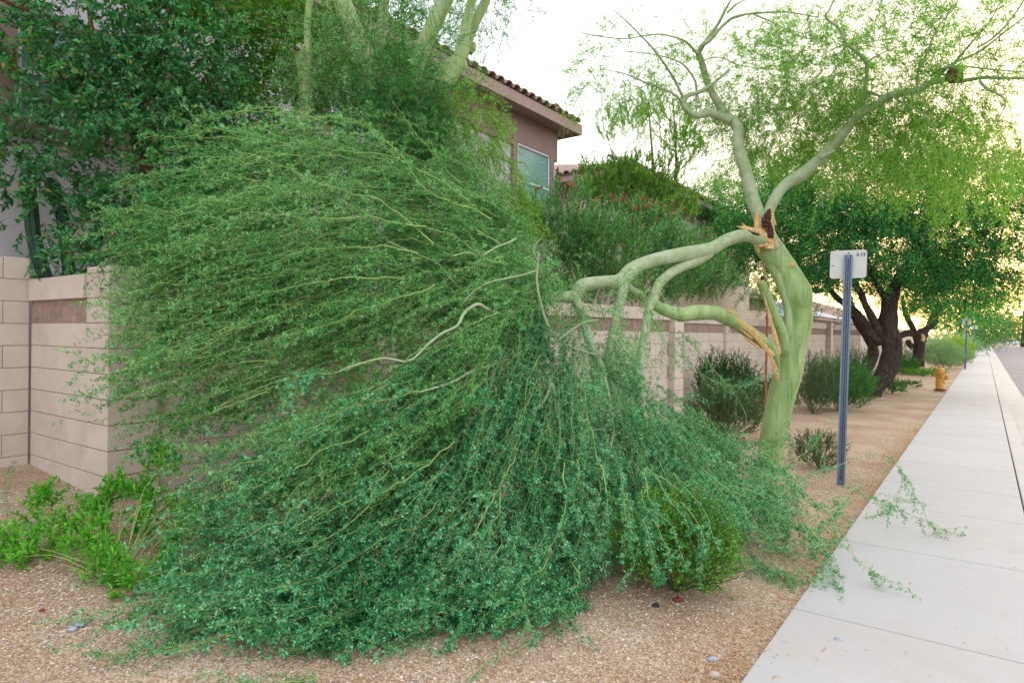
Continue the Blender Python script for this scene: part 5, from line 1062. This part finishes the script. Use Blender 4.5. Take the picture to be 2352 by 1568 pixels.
shrub('dark_shrub', 'dark rounded shrub in front of the wall pillar, left of the trunk base', 1662, 965, 9.8, .46, .75, 'olive_bush', (.04, .012), 620, 20, 503, G1, .25, up=.5)
shrub('dark_shrub', 'low dark shrub tucked right behind the spiky shrub and the orange stake', 1740, 895, 13., .6, .7, 'dark_bush', (.05, .014), 360, 20, 504, G1, .3)
shrub('feathery_shrub', 'dull olive shrub directly right of the green trunk', 1868, 905, 13.4, .48, 1.1, 'olive_bush', (.04, .010), 520, 22, 505, G1, .35, up=.8)
shrub('feathery_shrub', 'fresh green feathery shrub between the trunk and the sign post', 1925, 905, 14.0, .58, .95, 'mid_bush', (.05, .014), 700, 24, 506, G1, .35, up=.9)
shrub('feathery_shrub', 'dark green feathery shrub just right of the sign post', 1962, 888, 15.5, .38, 1.15, 'dark_bush', (.05, .010), 420, 24, 507, G1, .4, up=1.1)
shrub('small_shrub', 'small olive shrub standing between the trunk base and the foot of the sign post', 1882, 1060, 7.9, .24, .42, 'olive_bush', (.022, .009), 260, 22, 508, G1, .14, up=.6)
shrub('small_shrub', 'tiny dark green plant in the gravel right of the mesquite trunk', 2049, 897, 18.5, .30, .30, 'mid_bush', (.05, .02), 90, 16, 509, G1, .16)
shrub('low_plant', 'flat olive tuft behind the tiny dark green plant', 2080, 884, 21., .42, .18, 'olive_bush', (.06, .02), 80, 16, 510, G1, .16)
shrub('low_plant', 'low bright green mat left of the hydrant', 2120, 857, 27., .75, .22, 'pine', (.08, .02), 200, 16, 511, G1, .2, up=1)
shrub('round_bush', 'clipped green ball shrub right of the dark mesquite trunk', 2075, 850, 28., .52, .75, 'mid_bush', (.05, .02), 360, 18, 512, G1, .18)
shrub('round_bush', 'dull green shrub behind the clipped green ball', 2080, 838, 32., .9, 1.2, 'olive_bush', (.06, .02), 300, 18, 513, G1, .3)
G2 = 'round sage bushes beside the walk'
shrub('sage_bush', 'large round grey green sage bush right behind the hydrant', 2165, 846, 33., .86, 1.35, 'sage', (.055, .016), 1100, 20, 514, G2, .26, up=.7)
shrub('sage_bush', 'smaller grey green sage bush right of the large one beside the walk', 2208, 836, 38., .62, 1.0, 'sage', (.055, .016), 500, 20, 515, G2, .26, up=.7)
shrub('sage_bush', 'yellow green bush between the round grey green sages', 2196, 826, 44., 1.1, 1.6, 'yellow_bush', (.08, .025), 520, 20, 516, G2, .3, up=.6)
shrub('sage_bush', 'broad pale sage bush behind the yellow green bush', 2175, 818, 52., 2.1, 2.1, 'sage', (.09, .028), 700, 20, 517, G2, .4, up=.6)
shrub('sage_bush', 'pale blue green bush at the left end of the sage row', 2134, 815, 50., 1.2, 1.5, 'blue_sage', (.09, .028), 340, 20, 518, G2, .4, up=.6)
shrub('sage_bush', 'silvery bush close to the walk at the far end of the sage row', 2232, 805, 62., 1.2, 1.5, 'blue_sage', (.10, .03), 340, 20, 519, G2, .4, up=.6)

# bright green sapling at the left, made of several shoots
bs = empty('bright_shrub', base_at(272, 1385, 3.75), label='bright green leafy shrub of sprawling shoots at the lower left', cat='shrub', group=G1)
root = base_at(272, 1385, 3.75); r_ = np.random.default_rng(77); Lb = Leaves(); stp = []; cl = []
clumps = [(100, 1140, 4.6, .10, 34), (85, 1180, 4.5, .09, 16), (20, 1275, 4.0, .12, 44), (75, 1265, 4.0, .12, 40), (35, 1310, 3.85, .09, 14), (150, 1225, 4.2, .13, 46), (215, 1250, 3.95, .15, 60), (250, 1290, 3.8, .12, 40), (235, 1180, 4.3, .12, 36), (255, 1130, 4.4, .11, 32), (200, 1170, 4.4, .08, 14), (290, 1125, 4.4, .08, 14), (330, 1130, 4.4, .09, 20), (345, 1170, 4.3, .12, 30), (325, 1225, 4.2, .08, 18), (360, 1055, 4.6, .12, 30), (392, 1060, 4.5, .08, 14), (430, 1165, 4.3, .10, 22), (420, 1215, 4.1, .10, 26), (380, 1290, 3.9, .08, 18), (370, 1345, 3.7, .10, 26), (300, 1380, 3.6, .08, 14), (470, 1180, 4.3, .08, 14), (275, 1330, 3.7, .09, 16)]
for (x, y, d, r, n) in clumps:
    c = P(x, y, d); g0 = float(gz(c[0], c[1])); c[2] = max(c[2], g0 + .06)
    mid = (root + c) / 2 + r_.normal(size=3) * .05 + (0, 0, .05 + .1 * r_.random()); stp.append(catmull([root + r_.normal(size=3) * .02, mid, c], 8)); k = int(n * .95)
    p = c + rvec(k, r_) * r * r_.random((k, 1)) ** .5; dd = norm((p - c) * 3 + (0, 0, .5) + rvec(k, r_) * .25)
    sp_ = polywalk(p - dd * .03, dd, .09, 5, .1, .02, r_); bb, t = along(sp_, 9, .1, r_); rd = rvec(len(bb), r_)
    col = Leaves(); Lb.add(bb, norm(t * .7 + rd * .8), norm(rvec(len(bb), r_) * .6 + (0, 0, 1)), .050 * r_.uniform(.6, 1.25, len(bb)), .020, .25); cl.append(sp_)
link('foliage', Lb.mesh('foliage'), M['shrub_bright'], bs, kind='stuff')
bare = polywalk(np.tile(root, (16, 1)), r_.normal(size=(16, 3)) * (1, .6, .5) + (.3, 0, .5), r_.uniform(.3, .6, 16), 8, .18, .02, r_)
link('stems', twigmesh('stems', [(np.array(stp), .0036, .002), (np.vstack(cl), .0022, .001), (bare, .0032, .0012)]), M['litter'] if False else M['twig'], bs, kind='stuff')

# ------------------------------------------------------------------ sign posts
def sign(base, d_scale, label, text=True, tilt=.022):
    e = empty('street_sign', base, -.50, label=label, cat='sign', group='sign posts along the walk'); H_ = 2.60
    # U channel post
    w, dp, t = .042, .028, .004; prof = [(-w, -dp * .2), (-w * .62, -dp * .2), (-w * .36, dp), (w * .36, dp), (w * .62, -dp * .2), (w, -dp * .2), (w, -dp * .2 + t), (w * .66, -dp * .2 + t), (w * .42, dp + t), (-w * .42, dp + t), (-w * .66, -dp * .2 + t), (-w, -dp * .2 + t)]
    bm = bmesh.new(); rings = [[bm.verts.new((x + tilt * z, y, z)) for x, y in prof] for z in (-.3, H_ - .10)]
    for i in range(12): j = (i + 1) % 12; bm.faces.new((rings[0][i], rings[0][j], rings[1][j], rings[1][i]))
    bm.faces.new(rings[1][::-1]); me = bpy.data.meshes.new('post'); bm.to_mesh(me); bm.free()
    po = local('post', me, e, (0, 0, 0), m=M['steel'])
    bm = bmesh.new(); z = .06
    while z < H_ - .15:
        m_ = Matrix.Translation((tilt * z, dp - .0015, z)) @ Matrix.Rotation(math.pi / 2, 4, 'X') @ Matrix.Diagonal((1, 1.25, 1, 1)); bmesh.ops.create_circle(bm, cap_ends=True, segments=8, radius=.0078, matrix=m_); z += .0254
    me = bpy.data.meshes.new('punched_holes'); bm.to_mesh(me); bm.free(); local('punched_holes', me, e, (0, 0, 0), m=M['hole'], kind='stuff')
    bm = bmesh.new(); s, r, n = .152, .03, 6; out = []
    for cx, cz, a0 in ((s - r, s - r, 0), (-s + r, s - r, 90), (-s + r, -s + r, 180), (s - r, -s + r, 270)):
        for k in range(n + 1): a = math.radians(a0 + 90 * k / n); out.append(((cx + r * math.cos(a)) * 1.17, cz + r * math.sin(a)))
    cz0 = H_ - .20; f = [bm.verts.new((x + tilt * (z + cz0), dp + .0045, z + cz0)) for x, z in out]; bkk = [bm.verts.new((x + tilt * (z + cz0), dp + .008, z + cz0)) for x, z in out]
    bm.faces.new(f); bm.faces.new(bkk[::-1])
    for i in range(len(out)): j = (i + 1) % len(out); bm.faces.new((f[j], f[i], bkk[i], bkk[j]))
    bmesh.ops.recalc_face_normals(bm, faces=bm.faces[:]); me = bpy.data.meshes.new('plate'); bm.to_mesh(me); bm.free(); pl = local('plate', me, e, (0, 0, 0), m=M['signback'])
    for zz in (cz0 + .12, cz0 - .1):
        bm = bmesh.new(); bmesh.ops.create_cone(bm, cap_ends=True, segments=6, radius1=.011, radius2=.011, depth=.008, matrix=Matrix.Translation((tilt * zz, dp - .006, zz)) @ Matrix.Rotation(math.pi / 2, 4, 'X'))
        me = bpy.data.meshes.new('bolt'); bm.to_mesh(me); bm.free(); local('bolt', me, e, (0, 0, 0), m=M['steel'])
    if text:
        tx = bpy.data.curves.new('lettering', 'FONT'); tx.body = '3-15'; tx.size = .05; tx.extrude = .0006; tx.offset = .0012; tx.align_x = 'CENTER'; tobj = bpy.data.objects.new('tmp', tx); C.objects.link(tobj); bpy.context.view_layer.update(); tme = bpy.data.meshes.new_from_object(tobj.evaluated_get(bpy.context.evaluated_depsgraph_get())); bpy.data.objects.remove(tobj); tme.materials.clear(); tme.materials.append(M['ink']); to = bpy.data.objects.new('lettering', tme); C.objects.link(to); to.parent = pl
        to.location = (.122 + tilt * cz0, dp + .0035, cz0 + .083); to.rotation_euler = (math.pi / 2, 0, 0)
        local('ink_mark', cube_mesh('ink_mark', -.014, .014, 0, .001, -.003, .003), pl, (-.148 + tilt * cz0, dp + .0030, cz0 - .012), m=M['ink'])
    return e
sign((P(1931, 1100, 7.1)[0], 7.1, float(gz(P(1931, 1100, 7.1)[0], 7.1))), 1, 'back of a square sign on a blue grey punched steel post beside the trunk')
for (x, d, lb) in ((2217, 33., 'second sign back on its post above the round sage bushes'), (2236.5, 52., 'third and most distant small sign back, at the end of the sage row')):
    q = P(x, 800, d); s_, p_ = SP(q[0], q[1]); sign((q[0], q[1], .0), 1, lb, text=False)
# far warning sign and blue sign
def far_sign(x, y, d, m, label, diamond=True):
    q = P(x, y, d); e = empty('street_sign', (q[0], q[1], -.1), label=label, cat='sign'); z = q[2] + .1
    local('post', cube_mesh('post', -.04, .04, .03, .08, 0, z + .3), e, (0, 0, 0), m=M['steel']); r = .7
    bm = bmesh.new(); pts = [(0, r), (r, 0), (0, -r), (-r, 0)] if diamond else [(-.5, .9), (.5, .9), (.5, -.9), (-.5, -.9)]
    f = [bm.verts.new((a, 0, z + b)) for a, b in pts]; g = [bm.verts.new((a, .02, z + b)) for a, b in pts]; bm.faces.new(f); bm.faces.new(g[::-1])
    for i in range(4): bm.faces.new((f[i], g[i], g[(i + 1) % 4], f[(i + 1) % 4]))
    me = bpy.data.meshes.new('plate'); bm.to_mesh(me); bm.free(); local('plate', me, e, (0, 0, 0), m=M[m])
far_sign(2337, 771, 235, 'orange', 'tiny orange diamond warning sign far down the street'); far_sign(2309, 769, 300, 'blue_sign', 'small blue upright sign at the far end of the street', False)

# ------------------------------------------------------------------ hydrant
def lathe(name, prof, m, parent, loc, rot=None, seg=20):
    v = []; n = len(prof)
    for r, z in prof:
        for k in range(seg): a = 2 * math.pi * k / seg; v.append((r * math.cos(a), r * math.sin(a), z))
    f = [(i * seg + k, i * seg + (k + 1) % seg, (i + 1) * seg + (k + 1) % seg, (i + 1) * seg + k) for i in range(n - 1) for k in range(seg)]
    me = bpy.data.meshes.new(name); me.from_pydata(v, [], f + [tuple(range(seg))[::-1], tuple((n - 1) * seg + k for k in range(seg))])
    for pl in me.polygons: pl.use_smooth = len(pl.vertices) == 4
    me.materials.append(M[m]); o = bpy.data.objects.new(name, me); C.objects.link(o); o.parent = parent; o.location = loc
    if rot: o.rotation_euler = rot
    return o
qh = base_at(2159, 893.6, 19.6); hy = empty('fire_hydrant', (qh[0], qh[1], .0), -TH, label='yellow orange fire hydrant in the gravel at the edge of the sidewalk', cat='fire hydrant')
lathe('base_flange', [(.155, 0), (.165, .01), (.165, .035), (.12, .045), (.115, .06)], 'rust', hy, (0, 0, 0))
lathe('barrel', [(.108, .04), (.112, .06), (.112, .40), (.118, .44), (.118, .50)], 'hydrant', hy, (0, 0, 0))
lathe('bonnet_flange', [(.118, .50), (.172, .502), (.176, .515), (.172, .53), (.125, .535)], 'hydrant', hy, (0, 0, 0))
lathe('bonnet', [(.125, .53), (.122, .58), (.108, .63), (.085, .67), (.06, .69), (.055, .70), (.06, .705), (.06, .73), (.02, .735)], 'hydrant', hy, (0, 0, 0))
lathe('operating_nut', [(.03, .73), (.028, .775), (.0, .78)], 'hydrant', hy, (0, 0, 0), seg=5)
nz = lathe('nozzle', [(.058, .09), (.06, .14), (.078, .145), (.078, .20), (.04, .205), (.022, .207), (.022, .235), (.0, .236)], 'hydrant', hy, (0, 0, .40), (0, math.pi / 2, .35), seg=12)
lathe('nozzle', [(.045, .09), (.047, .13), (.058, .135), (.058, .18), (.02, .185), (.02, .2)], 'hydrant', hy, (0, 0, .40), (0, math.pi / 2, .35 + math.pi / 2), seg=12)
lathe('nozzle', [(.045, .09), (.047, .13), (.058, .135), (.058, .18), (.02, .185), (.02, .2)], 'hydrant', hy, (0, 0, .42), (0, math.pi / 2, .35 - math.pi / 2), seg=12)
for k in range(8): a = k * math.pi / 4; lathe('bolt', [(.012, .49), (.012, .545), (0, .546)], 'rust', hy, (.152 * math.cos(a), .152 * math.sin(a), 0), seg=6)
ch = catmull([(.10, -.05, .37), (.13, -.07, .28), (.115, -.06, .22), (.09, -.08, .25), (.085, -.09, .33)], 24); local('chain', twigmesh('chain', [(ch[None], .005, .005)], 5), hy, (0, 0, 0), m=M['rust'])

# stake, pebbles, cars
sb = base_at(1758, 985, 9.2); sk = link('tree_stake', limb_mesh('tree_stake', [sb - (0, 0, .2), P(1760, 850, 9.2), P(1763, 690, 9.2)], [.017, .016, .016], 8, 20, .02, 1), M['stake'], None, label='thin rusty orange stake upright behind the green trunk', cat='stake')
for (x, y, r, m, lb) in [(1557, 1371, .026, 'stone_red', 'dark red pebble under the round shrub'), (1506, 1384, .020, 'stone_black', 'black pebble under the round shrub'), (1926, 1458, .030, 'stone_grey', 'grey pebble'), (1786, 1547, .03, 'stone_tan', 'tan'), (1838, 1542, .02, 'stone_tan', ''), (1637, 1498, .022, 'stone_grey', ''), (1640, 1533, .024, 'stone_tan', ''), (165, 1500, .02, 'stone_grey', ''), (182, 1490, .022, 'stone_grey', ''), (535, 1600, .026, 'stone_grey', ''), (96, 1460, .013, 'stone_red', '')]:
    u_ = (y - 784) - (x - 1176) * ROLL + 19.2; d = F * (EYE - .02) / u_; q = P(x, y, d)
    if not in_view(q[None, :2])[0] or y > 1568: continue
    bm = bmesh.new(); bmesh.ops.create_icosphere(bm, subdivisions=2, radius=r); 
    for v_ in bm.verts: v_.co = Vector((v_.co.x * 1.2, v_.co.y * .9, v_.co.z * .65)) * (1 + .1 * math.sin(v_.co.x * 150 + v_.co.y * 90))
    me = bpy.data.meshes.new('pebble'); bm.to_mesh(me); bm.free()
    for pl in me.polygons: pl.use_smooth = True
    nm = {(1557): 'dark red pebble lying under the right side of the round shrub', 1506: 'black pebble lying in the gravel under the round shrub', 1926: 'light grey pebble in the gravel close to the sidewalk edge', 1786: 'large tan pebble at the bottom edge near the sidewalk', 1838: 'smaller tan pebble nearest the sidewalk at the bottom edge', 1637: 'small grey pebble left of the large tan one at the bottom', 1640: 'tan pebble in the bare gravel below the small grey pebble', 165: 'small grey pebble at the lower left, first of two side by side', 182: 'bluish grey pebble just right of its twin at the lower left', 96: 'brick red pebble in the litter at the lower left'}.get(x, 'pebble in the gravel')
    o = link('pebble', me, M[m], None, label=nm, cat='pebble', group='loose pebbles'); o.location = (q[0], q[1], float(gz(q[0], q[1])) + r * .35)
def car(x, y, d, m, label, rz):
    q = P(x, y, d); e = empty('parked_car', (q[0], q[1], -.2), rz, label=label, cat='car', group='cars at the far end of the street')
    def prof(name, pr, w, mm):
        bm = bmesh.new(); a = [bm.verts.new((px_, -w, pz)) for px_, pz in pr]; b = [bm.verts.new((px_, w, pz)) for px_, pz in pr]; bm.faces.new(a); bm.faces.new(b[::-1])
        for i in range(len(pr)): j = (i + 1) % len(pr); bm.faces.new((a[j], a[i], b[i], b[j]))
        bmesh.ops.recalc_face_normals(bm, faces=bm.faces[:]); me = bpy.data.meshes.new(name); bm.to_mesh(me); bm.free(); local(name, me, e, (0, 0, 0), m=M[mm])
    prof('body', [(-2.2, .3), (2.2, .3), (2.25, .7), (1.2, .9), (-2.1, .95), (-2.25, .6)], .88, m); prof('cabin', [(-1.8, .951), (1.1, .901), (.5, 1.4), (-1.3, 1.45)], .76, 'cardark'); prof('roof', [(-1.3, 1.452), (.5, 1.402), (.4, 1.46), (-1.2, 1.5)], .74, m)
    for sx in (-1.35, 1.35):
        for sy in (-.86, .86): lathe('wheel', [(.0, -.1), (.33, -.1), (.33, .1), (.0, .1)], 'tyre', e, (sx, sy, .33), (math.pi / 2, 0, 0), 14)
car(2318, 778, 150, 'carwhite', 'white car far down the street, left of the orange sign', -TH + math.pi / 2); car(2345, 783, 170, 'carwhite', 'pale car at the right edge of the distant street', .4); car(2300, 777, 220, 'carblue', 'blue car furthest away at the street end', -TH + math.pi / 2)
print('leaf quads', counts, 'tris', sum(sum(len(p.vertices) - 2 for p in m.polygons) if len(m.polygons) < 50000 else len(m.loops) - 2 * len(m.polygons) for m in bpy.data.meshes))
